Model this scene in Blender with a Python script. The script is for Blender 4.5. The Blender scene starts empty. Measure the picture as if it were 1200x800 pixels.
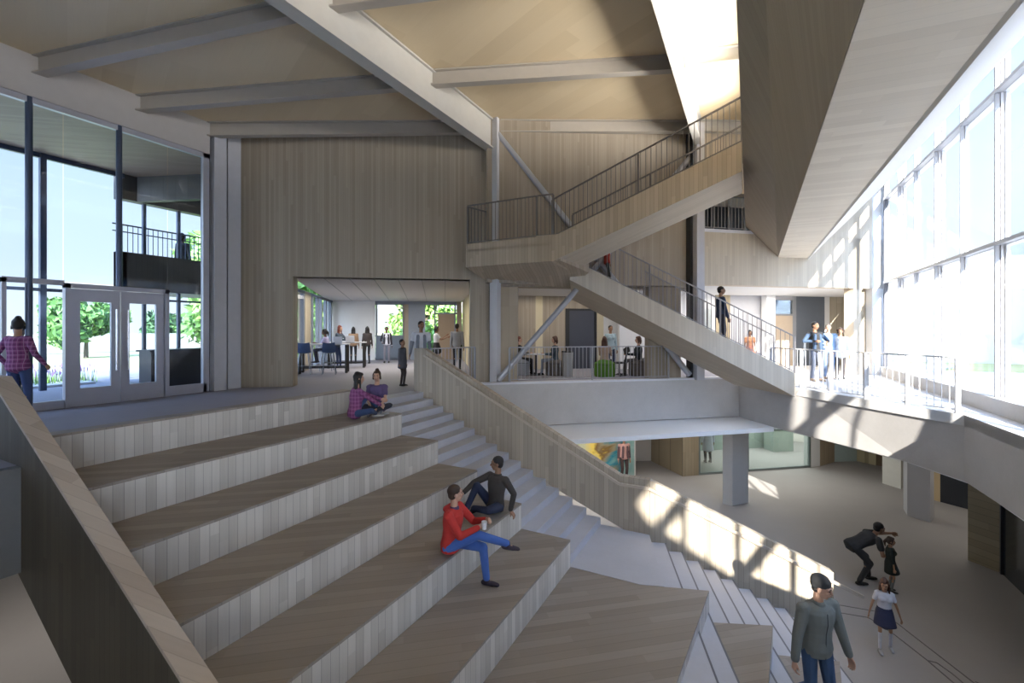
import bpy, bmesh, math, random
from mathutils import Vector, Matrix
R = random.Random(7)
sc = bpy.context.scene
col = sc.collection
V = Vector
EYE = 1.55
TH = math.radians(27.6)
# ------------------------------------------------------------ materials
MATS = {}
def _nt(name):
    m = bpy.data.materials.new(name); m.use_nodes = True
    nt = m.node_tree; nt.nodes.clear()
    o = nt.nodes.new('ShaderNodeOutputMaterial'); b = nt.nodes.new('ShaderNodeBsdfPrincipled')
    nt.links.new(b.outputs[0], o.inputs[0])
    return m, nt, b
def N(nt, t, **k):
    n = nt.nodes.new(t)
    for a, v in k.items():
        if a.startswith('i_'): n.inputs[int(a[2:])].default_value = v
        else: setattr(n, a, v)
    return n
def math_(nt, op, a, b=None):
    n = nt.nodes.new('ShaderNodeMath'); n.operation = op
    for i, x in enumerate((a, b)):
        if x is None: continue
        if isinstance(x, (int, float)): n.inputs[i].default_value = x
        else: nt.links.new(x, n.inputs[i])
    return n.outputs[0]
def plain(name, c, rough=.6, metal=0., noise=.06, scale=6.):
    if name in MATS: return MATS[name]
    m, nt, b = _nt(name)
    tc = N(nt, 'ShaderNodeTexCoord'); nz = N(nt, 'ShaderNodeTexNoise'); nz.inputs['Scale'].default_value = scale
    nz.inputs['Detail'].default_value = 4
    nt.links.new(tc.outputs['Object'], nz.inputs['Vector'])
    mr = N(nt, 'ShaderNodeMapRange'); mr.inputs['To Min'].default_value = 1-noise; mr.inputs['To Max'].default_value = 1+noise
    nt.links.new(nz.outputs['Fac'], mr.inputs['Value'])
    mx = N(nt, 'ShaderNodeVectorMath', operation='SCALE'); mx.inputs[0].default_value = c[:3]
    nt.links.new(mr.outputs[0], mx.inputs['Scale'])
    nt.links.new(mx.outputs[0], b.inputs['Base Color'])
    b.inputs['Roughness'].default_value = rough; b.inputs['Metallic'].default_value = metal
    MATS[name] = m; return m
def boards(name, c1, c2, ang=0., width=.11, mode='V', rough=.55, length=1.8, gap=.35, grain=1.):
    """timber boards. mode V: upright boards on a wall that runs along ang; mode H: boards lying along ang on a floor/soffit; mode W: boards laid level on a wall"""
    if name in MATS: return MATS[name]
    m, nt, b = _nt(name)
    tc = N(nt, 'ShaderNodeTexCoord'); sp = N(nt, 'ShaderNodeSeparateXYZ'); nt.links.new(tc.outputs['Object'], sp.inputs[0])
    x, y, z = sp.outputs
    ca, sa = math.cos(ang), math.sin(ang)
    al = math_(nt, 'ADD', math_(nt, 'MULTIPLY', x, ca), math_(nt, 'MULTIPLY', y, sa))
    ac = math_(nt, 'ADD', math_(nt, 'MULTIPLY', x, -sa), math_(nt, 'MULTIPLY', y, ca))
    if mode == 'V': across, along = al, z
    elif mode == 'W': across, along = z, al
    elif mode == 'D': across, along = math_(nt, 'ADD', z, math_(nt, 'MULTIPLY', y, .38)), y
    else: across, along = ac, al
    a = math_(nt, 'DIVIDE', across, width)
    bi = math_(nt, 'FLOOR', a); fr = math_(nt, 'FRACT', a)
    w1 = N(nt, 'ShaderNodeTexWhiteNoise', noise_dimensions='1D'); nt.links.new(bi, w1.inputs['W'])
    sh = math_(nt, 'MULTIPLY', w1.outputs['Value'], 7.3)
    li = math_(nt, 'FLOOR', math_(nt, 'ADD', math_(nt, 'DIVIDE', along, length), sh))
    cb = N(nt, 'ShaderNodeCombineXYZ'); nt.links.new(bi, cb.inputs[0]); nt.links.new(li, cb.inputs[1])
    w2 = N(nt, 'ShaderNodeTexWhiteNoise', noise_dimensions='2D'); nt.links.new(cb.outputs[0], w2.inputs['Vector'])
    gv = N(nt, 'ShaderNodeCombineXYZ')
    nt.links.new(math_(nt, 'MULTIPLY', across, 45.), gv.inputs[0]); nt.links.new(math_(nt, 'MULTIPLY', along, 1.6), gv.inputs[1])
    nt.links.new(math_(nt, 'MULTIPLY', w2.outputs['Value'], 30.), gv.inputs[2])
    nz = N(nt, 'ShaderNodeTexNoise'); nz.inputs['Scale'].default_value = 1.; nz.inputs['Detail'].default_value = 4; nt.links.new(gv.outputs[0], nz.inputs['Vector'])
    f = math_(nt, 'ADD', math_(nt, 'MULTIPLY', w2.outputs['Value'], .62), math_(nt, 'MULTIPLY', nz.outputs['Fac'], .38*grain))
    mix = N(nt, 'ShaderNodeMix', data_type='RGBA'); nt.links.new(f, mix.inputs['Factor'])
    mix.inputs[6].default_value = (*c1, 1); mix.inputs[7].default_value = (*c2, 1)
    e = math_(nt, 'GREATER_THAN', math_(nt, 'ABSOLUTE', math_(nt, 'SUBTRACT', fr, .5)), .5-.035)
    k = math_(nt, 'SUBTRACT', 1., math_(nt, 'MULTIPLY', e, gap))
    mx = N(nt, 'ShaderNodeVectorMath', operation='SCALE'); nt.links.new(mix.outputs[2], mx.inputs[0]); nt.links.new(k, mx.inputs['Scale'])
    nt.links.new(mx.outputs[0], b.inputs['Base Color']); b.inputs['Roughness'].default_value = rough
    MATS[name] = m; return m
def concrete(name, c, amt=.16, scale=1.6):
    if name in MATS: return MATS[name]
    m, nt, b = _nt(name)
    tc = N(nt, 'ShaderNodeTexCoord')
    n1 = N(nt, 'ShaderNodeTexNoise'); n1.inputs['Scale'].default_value = scale; n1.inputs['Detail'].default_value = 8; n1.inputs['Roughness'].default_value = .65
    n2 = N(nt, 'ShaderNodeTexNoise'); n2.inputs['Scale'].default_value = 22; n2.inputs['Detail'].default_value = 3
    for n in (n1, n2): nt.links.new(tc.outputs['Object'], n.inputs['Vector'])
    f = math_(nt, 'ADD', math_(nt, 'MULTIPLY', n1.outputs['Fac'], amt*2), math_(nt, 'MULTIPLY', n2.outputs['Fac'], amt*.6))
    k = math_(nt, 'ADD', f, 1-amt*1.3)
    mx = N(nt, 'ShaderNodeVectorMath', operation='SCALE'); mx.inputs[0].default_value = c; nt.links.new(k, mx.inputs['Scale'])
    nt.links.new(mx.outputs[0], b.inputs['Base Color']); b.inputs['Roughness'].default_value = .7
    MATS[name] = m; return m
def glassm(name, tint=(1, 1, 1), refl=.09):
    if name in MATS: return MATS[name]
    m = bpy.data.materials.new(name); m.use_nodes = True; nt = m.node_tree; nt.nodes.clear()
    o = N(nt, 'ShaderNodeOutputMaterial'); t = N(nt, 'ShaderNodeBsdfTransparent'); g = N(nt, 'ShaderNodeBsdfGlossy'); mix = N(nt, 'ShaderNodeMixShader')
    t.inputs[0].default_value = (*tint, 1); g.inputs['Roughness'].default_value = 0.
    lw = N(nt, 'ShaderNodeLayerWeight'); lw.inputs[0].default_value = .35
    nt.links.new(math_(nt, 'ADD', math_(nt, 'MULTIPLY', lw.outputs['Facing'], refl*1.2), refl*.5), mix.inputs[0])
    nt.links.new(t.outputs[0], mix.inputs[1]); nt.links.new(g.outputs[0], mix.inputs[2]); nt.links.new(mix.outputs[0], o.inputs[0])
    MATS[name] = m; return m
AE = math.atan2(.6361, .7716)      # heading of the long back wall
AW = math.atan2(.324, .948)        # heading of the turned lower stair
WA, WB = (.285, .235, .175), (.46, .385, .295)
wood_back = boards('wood_wall', (.30,.25,.19), (.43,.365,.285), AE, .062, length=5., gap=.22)
wood_x = boards('wood_upright', (.33, .28, .215), (.50, .43, .335), 0., .10)
wood_y = boards('wood_upright_side', (.42, .395, .36), (.68, .65, .61), math.pi/2, .105)  # riser boards, pale because the light from the glazing is put into the colour
wood_shaded = boards('wood_panel_shaded', (.055, .045, .032), (.095, .079, .057), 0., .10)  # side panel boards, their shade put into the dark colour
wood_w = boards('wood_turned', (.33, .28, .22), (.50, .44, .35), AW, .10)
tread_m = boards('wood_tread', (.22, .19, .165), (.33, .29, .255), AE, .13, 'H', length=2.2, gap=.16)  # darker than the risers, the weaker light on treads put into the colour
stair_wood = boards('stair_wood', (.37, .30, .215), (.53, .435, .33), math.radians(15), .09)
stair_soffit = boards('stair_soffit_wood', (.48, .40, .30), (.56, .47, .36), 0., .12, 'H', gap=.1)
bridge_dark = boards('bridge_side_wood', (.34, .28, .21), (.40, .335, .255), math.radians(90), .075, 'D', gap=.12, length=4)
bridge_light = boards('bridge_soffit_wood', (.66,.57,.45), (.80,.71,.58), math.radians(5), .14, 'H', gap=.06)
ceil_m = boards('ceiling_wood', (.66, .53, .34), (.76, .63, .43), math.radians(-18), .5, 'H', gap=.0, length=3.)
steel = plain('painted_steel', (.50, .47, .45), .5)
steel_b = plain('beam_paint', (.46, .42, .37), .5)
steel_l = plain('girder_paint', (.56, .54, .50), .5)
colm = plain('column_paint', (.55, .55, .58), .5)
frame_m = plain('door_frame_metal', (.42, .42, .47), .35, .3)
post_m = plain('blue_steel', (.06, .08, .13), .35, .4)
dark_m = plain('dark_metal', (.04, .045, .055), .4, .2)
rail_m = plain('railing_metal', (.40, .40, .43), .4, .3)
conc = concrete('concrete_slab', (.52, .50, .485))
conc_d = concrete('concrete_dark', (.40, .385, .37))
conc_s = concrete('concrete_stair', (.47, .48, .53), .12)
floor_u = concrete('floor_upper', (.30, .29, .33), .08)
floor_b = concrete('floor_bridge', (.62, .61, .60), .06)
floor_l = concrete('floor_lower', (.34,.32,.31), .07, .8)
white_m = plain('white_paint', (.80, .80, .80), .6, noise=.02)
cream_m = plain('cream_paint', (.76, .72, .67), .6, noise=.02)
greyp = plain('grey_panel', (.50, .50, .53), .5)
slate = plain('slate_panel', (.075, .085, .11), .4)
black_m = plain('black_paint', (.02, .02, .022), .5)
glass = glassm('clear_glass'); glass_g = glassm('green_glass', (.88, .95, .93), .1); glass_d = glassm('tinted_glass', (.35, .42, .5), .25)
glass_e = glassm('entry_glass', (.86, .91, .97), .04)
# ------------------------------------------------------------ mesh helpers
def link(name, me, mat=None, parent=None, smooth=False):
    o = bpy.data.objects.new(name, me); col.objects.link(o)
    if mat is not None:
        for m in (mat if isinstance(mat, (list, tuple)) else [mat]): me.materials.append(m)
    if parent is not None:
        o.parent = parent
        o.matrix_parent_inverse = parent.matrix_basis.inverted()
    if smooth:
        for p in me.polygons: p.use_smooth = True
    return o
class MB:
    def __init__(s): s.v = []; s.f = []; s.m = []
    def add(s, vs, fs, mi=0):
        n = len(s.v); s.v += [tuple(v) for v in vs]; s.f += [tuple(i+n for i in f) for f in fs]; s.m += [mi]*len(fs); return s
    def box(s, x0, x1, y0, y1, z0, z1, mi=0):
        x0, x1 = sorted((x0, x1)); y0, y1 = sorted((y0, y1)); z0, z1 = sorted((z0, z1))
        return s.add([(x0,y0,z0),(x1,y0,z0),(x1,y1,z0),(x0,y1,z0),(x0,y0,z1),(x1,y0,z1),(x1,y1,z1),(x0,y1,z1)],
                     [(0,3,2,1),(4,5,6,7),(0,1,5,4),(1,2,6,5),(2,3,7,6),(3,0,4,7)], mi)
    def wall(s, p, q, z0, z1, t, side=1, mi=0, z0q=None, z1q=None):
        """upright slab from p to q (xy), thickness t to the left (side=1) of p->q"""
        p, q = V(p[:2]), V(q[:2]); d = (q-p).normalized(); n = V((-d.y, d.x))*t*side
        z0q = z0 if z0q is None else z0q; z1q = z1 if z1q is None else z1q
        a, b, c, e = p, q, q+n, p+n
        vs = [(a.x,a.y,z0),(b.x,b.y,z0q),(c.x,c.y,z0q),(e.x,e.y,z0),(a.x,a.y,z1),(b.x,b.y,z1q),(c.x,c.y,z1q),(e.x,e.y,z1)]
        f = [(0,3,2,1),(4,5,6,7),(0,1,5,4),(1,2,6,5),(2,3,7,6),(3,0,4,7)]
        if side < 0: f = [t_[::-1] for t_ in f]
        return s.add(vs, f, mi)
    def prism(s, poly, vec, mi=0):
        n = len(poly); vec = V(vec); a = [V(p) for p in poly]; b = [p+vec for p in a]
        fs = [tuple(range(n))[::-1], tuple(range(n, 2*n))]+[(i, (i+1) % n, n+(i+1) % n, n+i) for i in range(n)]
        return s.add(a+b, fs, mi)
    def bar(s, p, q, w, h=None, up=(0,0,1), mi=0):
        p, q = V(p), V(q); h = h or w; d = (q-p).normalized(); u = V(up)
        if abs(d.dot(u)) > .98: u = V((1,0,0))
        r = d.cross(u).normalized(); u = r.cross(d).normalized()
        c = [r*a*w/2+u*b*h/2 for a, b in ((-1,-1),(1,-1),(1,1),(-1,1))]
        return s.add([p+x for x in c]+[q+x for x in c], [(0,1,2,3),(7,6,5,4),(0,4,5,1),(1,5,6,2),(2,6,7,3),(3,7,4,0)], mi)
    def tube(s, p, q, r, r2=None, n=10, mi=0):
        p, q = V(p), V(q); r2 = r if r2 is None else r2; d = (q-p).normalized(); u = V((0,0,1)) if abs(d.z) < .9 else V((1,0,0))
        a = d.cross(u).normalized(); b = d.cross(a)
        vs = []
        for c, rr in ((p, r), (q, r2)):
            vs += [c+(a*math.cos(2*math.pi*i/n)+b*math.sin(2*math.pi*i/n))*rr for i in range(n)]
        return s.add(vs, [tuple(range(n))[::-1], tuple(range(n, 2*n))]+[(i, (i+1) % n, n+(i+1) % n, n+i) for i in range(n)][::1], mi)
    def ibeam(s, p, q, w, h, tf=.03, tw=.03, mi=0):
        """steel I section hanging below the line p->q"""
        p, q = V(p), V(q); z = V((0,0,1))
        s.bar(p-z*tf/2, q-z*tf/2, w, tf); s.bar(p-z*(h-tf/2), q-z*(h-tf/2), w, tf); s.bar(p-z*h/2, q-z*h/2, tw, h-2*tf); return s
    def build(s, name, mat, parent=None, bevel=0., smooth=False):
        me = bpy.data.meshes.new(name); me.from_pydata(s.v, [], s.f); 
        bm = bmesh.new(); bm.from_mesh(me); bmesh.ops.recalc_face_normals(bm, faces=bm.faces); bm.to_mesh(me); bm.free()
        if any(s.m):
            me.polygons.foreach_set('material_index', s.m)
        me.update()
        o = link(name, me, mat, parent, smooth)
        if bevel:
            b = o.modifiers.new('bevel', 'BEVEL'); b.width = bevel; b.segments = 2; b.limit_method = 'ANGLE'
        return o
def empty(name, loc, rz=0.):
    o = bpy.data.objects.new(name, None); o.location = loc; o.rotation_euler = (0, 0, rz); col.objects.link(o); return o
def tag(o, label, cat, group=None, kind=None):
    o['label'] = label; o['category'] = cat
    if group: o['group'] = group
    if kind: o['kind'] = kind
    return o
def st(o, label=None):
    o['kind'] = 'structure'
    if label: o['label'] = label
    return o
def eY(x): return 16.35+.8245*x
e = V((.7716, .6361)); en = V((-.6361, .7716))
def eoff(x, off):      # point on the back wall line moved off metres behind it
    p = V((x, eY(x)))+en*off; return (p.x, p.y)
# ------------------------------------------------------------ camera
cam = bpy.data.cameras.new('camera'); co = bpy.data.objects.new('camera', cam); col.objects.link(co)
co.location = (0, 0, EYE); co.rotation_euler = (math.pi/2, 0, TH)
cam.sensor_width = 36; cam.lens = 532/1200*36; cam.shift_y = -14/1200; cam.clip_start = .05; cam.clip_end = 500
sc.camera = co
# ------------------------------------------------------------ setting: floors and slabs
st(MB().box(-20, 14, -14, 30, -4.1, -3.9).build('floor', floor_l))
P1, P2, R1, Q1, Q2 = (1.17, 14.1), (3.46, 11.12), (-.29, 16.11), (.62, 14.85), (2.85, 12.27)
# entry level slab (grey floor), with its dark fascia towards the stair void
m = MB()
entry = [(-12.3, -3), (-7.55, -3), (-7.55, 2.0), (-7.30, 2.0), (-7.30, 7.15), (-7.17, 7.15), (-7.17, 9.0), (-6.75, 11.3), (-5.97, 11.43), (-.29, 16.11), (-.9, 24), (-22, 24), (-22, -3)]
def slab(poly, z0, z1, mi=0):
    return m.prism([(x, y, z0) for x, y in poly], (0, 0, z1-z0), mi)
slab([(-22,-13),(-7.45,-13),(-7.45,7.15),(-7.25,7.15),(-7.25,9.15),(-6.9,11.2),(-6.9,24),(-22,24)], -.25, -.004)
st(m.build('floor_entry', floor_u))
m = MB(); m.box(-7.55, -7.31, -3, 2.14, -1.2, -.01); m.box(-7.9, -7.58, 2.0, 7.1, -1.2, -.26)
st(m.build('floor_slab_edge', concrete('concrete_fascia', (.15,.15,.15))))
m = MB(); slab([(-6.9, 10.68), (-6.6, 10.9), (-.29, 16.1), (-.2, 26), (-6.9, 26)], -.25, 0)
st(m.build('floor_gallery', floor_u))
m = MB(); m.wall((-6.9, 10.63), (-.29, 16.08), -1.2, .04, .22)
st(m.build('floor_gallery_edge', conc))
m = MB(); m.wall((-6.9, 10.60), (-.32, 16.03), .0, .055, .25, 1)
st(m.build('trim_1', plain('pale_nosing', (.72, .72, .76))))
# bridge deck along the glazing
m = MB(); slab([(-.29, 16.1), P1, P2, (3.52, 9.0), (3.52, -13), (4.1, -13), (4.1, 19.7), (8, 26), (-.2, 26)], -.2, 0)
st(m.build('floor_bridge', floor_b))
m = MB()
top = [(-.29, 16.11), P1, P2]; bot = [(-.29, 16.11), Q1, Q2]
def quad3(a, b): return a
vs = [(-.29,16.11,-.02),(1.17,14.1,-.02),(3.46,11.12,-.02),(3.52,9.0,-.02),(3.52,-13,-.02),(-.29,16.11,-1.24),(.62,14.85,-1.22),(2.85,12.27,-1.2),(3.46,11.12,-1.2),(3.52,9.0,-1.2),(3.52,-13,-1.2),(4.0,-13,-1.2),(4.0,19.5,-1.2),(-.29,19.5,-1.2),(4.0,-13,-.02),(4.0,19.5,-.02),(-.29,19.5,-.02)]
fs = [(0,1,6,5),(1,2,7,6),(2,8,7),(2,3,9,8),(3,4,10,9),(5,6,7,8,9,10,11,12,13),(4,14,11,10),(14,15,12,11),(15,16,13,12),(16,0,5,13)]
m.add(vs, fs); st(m.build('floor_bridge_edge', conc))
# pale ledge below the gallery edge
m = MB(); slab([(-4.9,10.0),(.5,14.72),(.62,14.85),(-.29,16.11),(-6.9,10.7),(-6.6,9.2),(-5.6,9.3)], -1.34, -1.22)
st(m.build('ceiling_ledge', plain('ledge_white', (.88,.88,.88), .6, noise=.01)))
m = MB(); slab([(-6.5,9.4),(.45,14.95),(.75,15.1),(2.98,12.6),(3.62,11.3),(3.62,-3),(8,-3),(14,26),(-10,26),(-10,11)], -1.30, -1.24)
st(m.build('ceiling_lower', white_m))
# balcony floor the viewer stands on
m = MB(); F = V((-math.sin(TH), math.cos(TH))); Rt = V((math.cos(TH), math.sin(TH)))
a = F*1.55-Rt*1.6; b = F*1.75+Rt*3.3
slab([(a.x, a.y), (b.x, b.y), (3.5, 2.6), (3.5, -13), (-3.2, -13), (-3.2, a.y-.6)], -.3, 0)
st(m.build('floor_balcony', floor_b))
# ------------------------------------------------------------ walls
ZR = lambda x: 6.71+(x+12)*(.89/5.35) if x < -6.65 else 7.6+(x+6.65)*(.42/5.25)
m = MB()
m.wall((-12.06,7.4),(-11.02,8.19),-.02,6.9,.45); m.wall((-11.02,8.19),(-7.18,11.12),3.0,6.9,.45,z1q=7.6); m.wall((-7.18,11.12),(-6.74,11.455),-.02,7.6,.45)
m.wall((-12.06,7.4),(-11.02,8.19),6.85,6.9,.45); 
st(m.build('wall_entry_hall', wood_back))
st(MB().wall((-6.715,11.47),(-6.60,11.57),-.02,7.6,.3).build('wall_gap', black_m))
m = MB()
m.wall(eoff(-6.5,.25), eoff(-1.5,.25), 2.9, 8.2, .3)
st(m.build('wall_middle', wood_back))
m = MB()
a0, a1 = (-1.30, eY(-1.30)), (.9, eY(.9))
m.wall(a0, (4.2, eY(4.2)), 2.95, 4.62, .35)
m.wall(a0, (4.2, eY(4.2)), 5.87, 8.5, .35)
m.wall((3.12, eY(3.12)), (3.36, eY(3.36)), 0, 2.95, .35)
m.wall((1.2, eY(1.2)), (4.2, eY(4.2)), 4.60, 5.9, .35)
m.wall((3.12, eY(3.12)), (3.40, eY(3.40)), 2.9, 8.5, .36)
st(m.build('wall_right', boards('wood_pale_wall', (.50,.42,.32), (.64,.56,.44), AE, .085, gap=.15)))
st(MB().wall((3.40, eY(3.40)+.3), (3.75, eY(3.75)+.3), 0, 8.3, .1).build('wall_recess', boards('wood_recess', (.30,.24,.17),(.42,.35,.25), AE, .085)))
st(MB().wall((3.72, eY(3.72)), (4.15, eY(4.15)), 0, 8.3, .3).build('wall_end_panel', white_m))
st(MB().wall((-1.30, eY(-1.30)-.02), (.9, eY(.9)-.02), 4.60, 4.70, .5).build('trim_2', plain('pale_nosing', (.72,.72,.76))))
# outer shell behind the viewer and below
st(MB().box(-12.6, 4.6, -13.3, -13, -3.9, 8.6).build('wall_rear', cream_m))
st(MB().box(-12.3, -12.0, -13, -2.5, 5.9, 7).build('wall_left', cream_m))
st(MB().box(-12.3,-12.0,-13,-2.5,0,5.9).build('wall_left_light_block', wood_y))  # unseen wall, closed up to keep light off the side panel
st(MB().box(-15.4, -15.1, -14, 9, -3.9, -.25).build('wall_lower_left', plain('lower_wall', (.62,.62,.58))))
st(MB().box(-20, 14, 29.5, 29.8, -4, 5).build('wall_far', cream_m))
# ------------------------------------------------------------ roof, girders, beams
def roofz(x): return ZR(x)
def strip(x0, x1, y0, y1):
    z0, z1 = roofz(x0), roofz(x1)
    return [(x0,y0,z0),(x1,y0,z1),(x1,y1,z1),(x0,y1,z0),(x0,y0,z0+.25),(x1,y0,z1+.25),(x1,y1,z1+.25),(x0,y1,z0+.25)], [(0,3,2,1),(4,5,6,7),(0,1,5,4),(1,2,6,5),(2,3,7,6),(3,0,4,7)]
for x0, x1 in ((-12.3,-6.65), (-6.65,-1.4), (-1.4,4.3)):
    st(MB().add(*strip(x0, x1, -13.3, 24)).build('ceiling', ceil_m))
st(MB().box(-12.2, -11.95, -3, 6.56, 5.93, 6.74).build('beam_fascia', steel))
m = MB().ibeam((-6.65,-5,7.6),(-6.65,11.55,7.6), .3, .85, .04, .16); st(m.build('girder', steel_l))
m = MB().ibeam((-1.40,-5,8.02),(-1.40,15.2,8.02), .2, .8, .04, .06); st(m.build('girder', steel_l))
G1 = [.25, 1.85, 3.46, 5.08, 6.55]; G2 = [.0, 2.85, 5.68, 8.55, 11.38]; G3 = [1.5, 4.6, 7.9, 11.35, 15.15]; G4 = [2., 5.4, 9.0, 13.2, 19.4]
for k in range(5):
    st(MB().ibeam((-12.0,G1[k],6.73),(-6.7,G2[k],7.6), .2, .36).build('roof_beam', steel_b))
    st(MB().ibeam((-6.6,G2[k],7.6),(-1.45,G3[k],8.02), .2, .36).build('roof_beam', steel_b))
    st(MB().ibeam((-1.35,G3[k],8.02),(4.0,G4[k],8.43), .2, .36).build('roof_beam', steel_l))
# columns
st(MB().box(-12.12,-11.9,6.64,6.94,0,6.72).build('column', colm)); st(MB().box(-12.2,-11.98,7.02,7.36,0,6.8).build('column', colm))
st(MB().box(-12.25,-12.1,6.5,7.4,0,6.8).build('wall_column_backing', black_m))
st(MB().box(-6.62,-6.38,11.28,11.5,-.05,7.62).build('column', colm))
def rotbox(name, cx, cy, w, d, z0, z1, ang, mat, parent=None, bevel=0.):
    c, s = math.cos(ang), math.sin(ang)
    pts = [(cx+c*a-s*b, cy+s*a+c*b, z0) for a, b in ((-w/2,-d/2),(w/2,-d/2),(w/2,d/2),(-w/2,d/2))]
    return MB().prism(pts, (0,0,z1-z0)).build(name, mat, parent, bevel)
st(rotbox('column', -1.40, 15.12, .26, .26, 0, 7.9, AE, colm))
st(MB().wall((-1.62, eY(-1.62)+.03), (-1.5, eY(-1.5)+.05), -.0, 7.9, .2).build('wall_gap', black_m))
# cross bracing in the column bay
def br(name, a, b, r, label):
    return tag(MB().tube(a, b, r, n=12).build(name, plain('brace_steel', (.42,.43,.47), .35, .3), smooth=False), label, 'brace')
br('brace', (-6.45,11.42,7.2), (-1.65,15.02,.15), .09, 'steel tube brace falling from the tall column head, behind the high stair landing')
br('brace', (-6.35,11.3,.1), (-1.65,15.15,6.9), .085, 'steel tube brace rising from the foot of the tall column, in front of the gallery')
# ------------------------------------------------------------ seating tiers
LZ = [.30, -.15, -.60, -1.05, -1.50, -1.95]
LX = [-7.30, -6.27, -5.36, -4.46, -3.55, -2.64]
words = ['top', 'second', 'third', 'fourth', 'fifth', 'sixth']
facts = ['narrow bench edge beside the entry floor', 'two women sit at its end', 'empty, just below the two women', 'empty, behind the man in red', 'a man in red sits on its edge', 'the foot of the man in red rests on it']
def tier(k, poly, zt, zb, label):
    """poly: outline of the tread; riser body below"""
    root = MB().prism([(x, y, zb-.0) for x, y in poly], (0, 0, zt-zb-.03)).build('seating_tier', wood_y)
    root['label'] = label; root['category'] = 'seating tier'; root['group'] = 'stepped timber seating tiers'
    MB().prism([(x, y, zt-.03) for x, y in poly], (0, 0, .03)).build('tread', tread_m, root)
Y0, Y1 = 2.15, 7.15
tier(0, [(-7.55, Y0), (LX[0], Y0), (LX[0], Y1-.35), (-7.55, Y1-.35)], .30, -.5, 'timber seating tier, the narrow top bench edge beside the grey entry floor')
labs = ['', 'timber seating tier, second from the top, the one the two women sit on', 'timber seating tier, third from the top, the empty one below the two women', 'timber seating tier, fourth from the top, the empty one right behind the man in red',
        'timber seating tier, fifth from the top, whose edge the man in red sits on', 'timber seating tier, sixth from the top, where the foot of the man in red rests']
for k in range(1, 6):
    tier(k, [(LX[k-1]-.3, Y0), (LX[k], Y0), (LX[k], Y1), (LX[k-1]-.3, Y1)], LZ[k], LZ[k]-.75, labs[k])
Yn = -2.0
tier(6, [(-2.9, 2.15), (-1.00, 2.15), (-.54, 7.47), (-1.5, 7.15), (-2.9, 7.15)], -2.4, -3.2, 'timber platform, the widest one, level with the grey stair landing')
tier(7, [(-1.3, 2.15), (-.12, 2.15), (.31, 7.78), (-.50, 7.44), (-1.0, 7.2)], -2.85, -3.6, 'timber platform one step below the widest platform, at the lower stair')
tier(8, [(-.3, 2.15), (.60, 2.15), (1.17, 8.1), (.36, 7.83), (.2, 7.5)], -3.30, -3.9, 'small lowest timber platform where the man in the grey jacket walks')
# sloping side panel left of the tiers
m = MB()
def sl(x): return .34-.5*(x+7.09)
xs = (-8.6, -7.6, -1.4)
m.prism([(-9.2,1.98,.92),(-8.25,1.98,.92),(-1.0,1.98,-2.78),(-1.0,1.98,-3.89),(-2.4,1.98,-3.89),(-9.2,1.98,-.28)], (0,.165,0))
o = m.build('stair_side_panel', [wood_shaded, tread_m]); tag(o, 'shaded sloping timber side panel at the left end of the seating tiers', 'side panel')
MB().prism([(-9.2,1.97,.92),(-8.25,1.97,.92),(-1.0,1.97,-2.78),(-1.0,1.97,-2.74),(-8.25,1.97,.96),(-9.2,1.97,.96)], (0,.185,0)).build('capping', boards('capping_wood', (.40,.34,.29),(.56,.50,.44), math.radians(30), .12, 'H', gap=.15), o)
# ------------------------------------------------------------ upper concrete stair: sixteen risers down to the landing
root = empty('staircase', (-7.17, 8.05, 0)); tag(root, 'grey concrete stair of many shallow steps between the seating tiers and the timber parapet', 'staircase')
for i in range(1, 17):
    xf = -7.17+.3*(i-1); zt = -.15*(i-1)
    if i == 1:
        MB().prism([(-7.6,Y1-.02,zt-.4),(xf,Y1+.01,zt-.4),(xf,8.98,zt-.4),(-7.6,8.98,zt-.4)], (0,0,.398)).build('step', conc_s, root, .006)
    else:
        MB().box(xf-.45, xf, Y1+.01, 8.98, zt-.5, zt).build('step', conc_s, root, .006)
m = MB(); m.prism([(-3.0,7.16,-2.9),(-1.5,7.16,-2.9),(-1.16,7.27,-2.9),(-1.72,9.02,-2.9),(-3.0,9.0,-2.9)], (0,0,.5)); m.build('landing', conc_s, root)
# lower turned flight
root = empty('staircase', (-1.4, 8.2, -2.4)); tag(root, 'turned lower concrete stair with long slanting treads, sunlit beside the parapet', 'staircase')
W = V((.948, .32)); Cd = V((.318, -.948))
for i in range(1, 10):
    p = V((-1.72, 9.02))+W*.305*i; zt = -2.4-.15*i
    b0 = p-W*.6; LEN = 7.0; zt -= .004
    pts = [b0, p, p+Cd*LEN, b0+Cd*LEN]
    so = MB().prism([(q.x, q.y, zt-.3) for q in pts], (0,0,.3)).build('step', conc_s, root, .006)
    MB().prism([(q.x, q.y, zt-.01) for q in (p-W*.022, p+W*.003, p+W*.003+Cd*LEN, p-W*.022+Cd*LEN)], (0,0,.012)).build('edge_shade_line', plain('strip', (.16,.16,.18)), so)  # dark line along each step edge, drawn in for its occlusion shade
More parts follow.
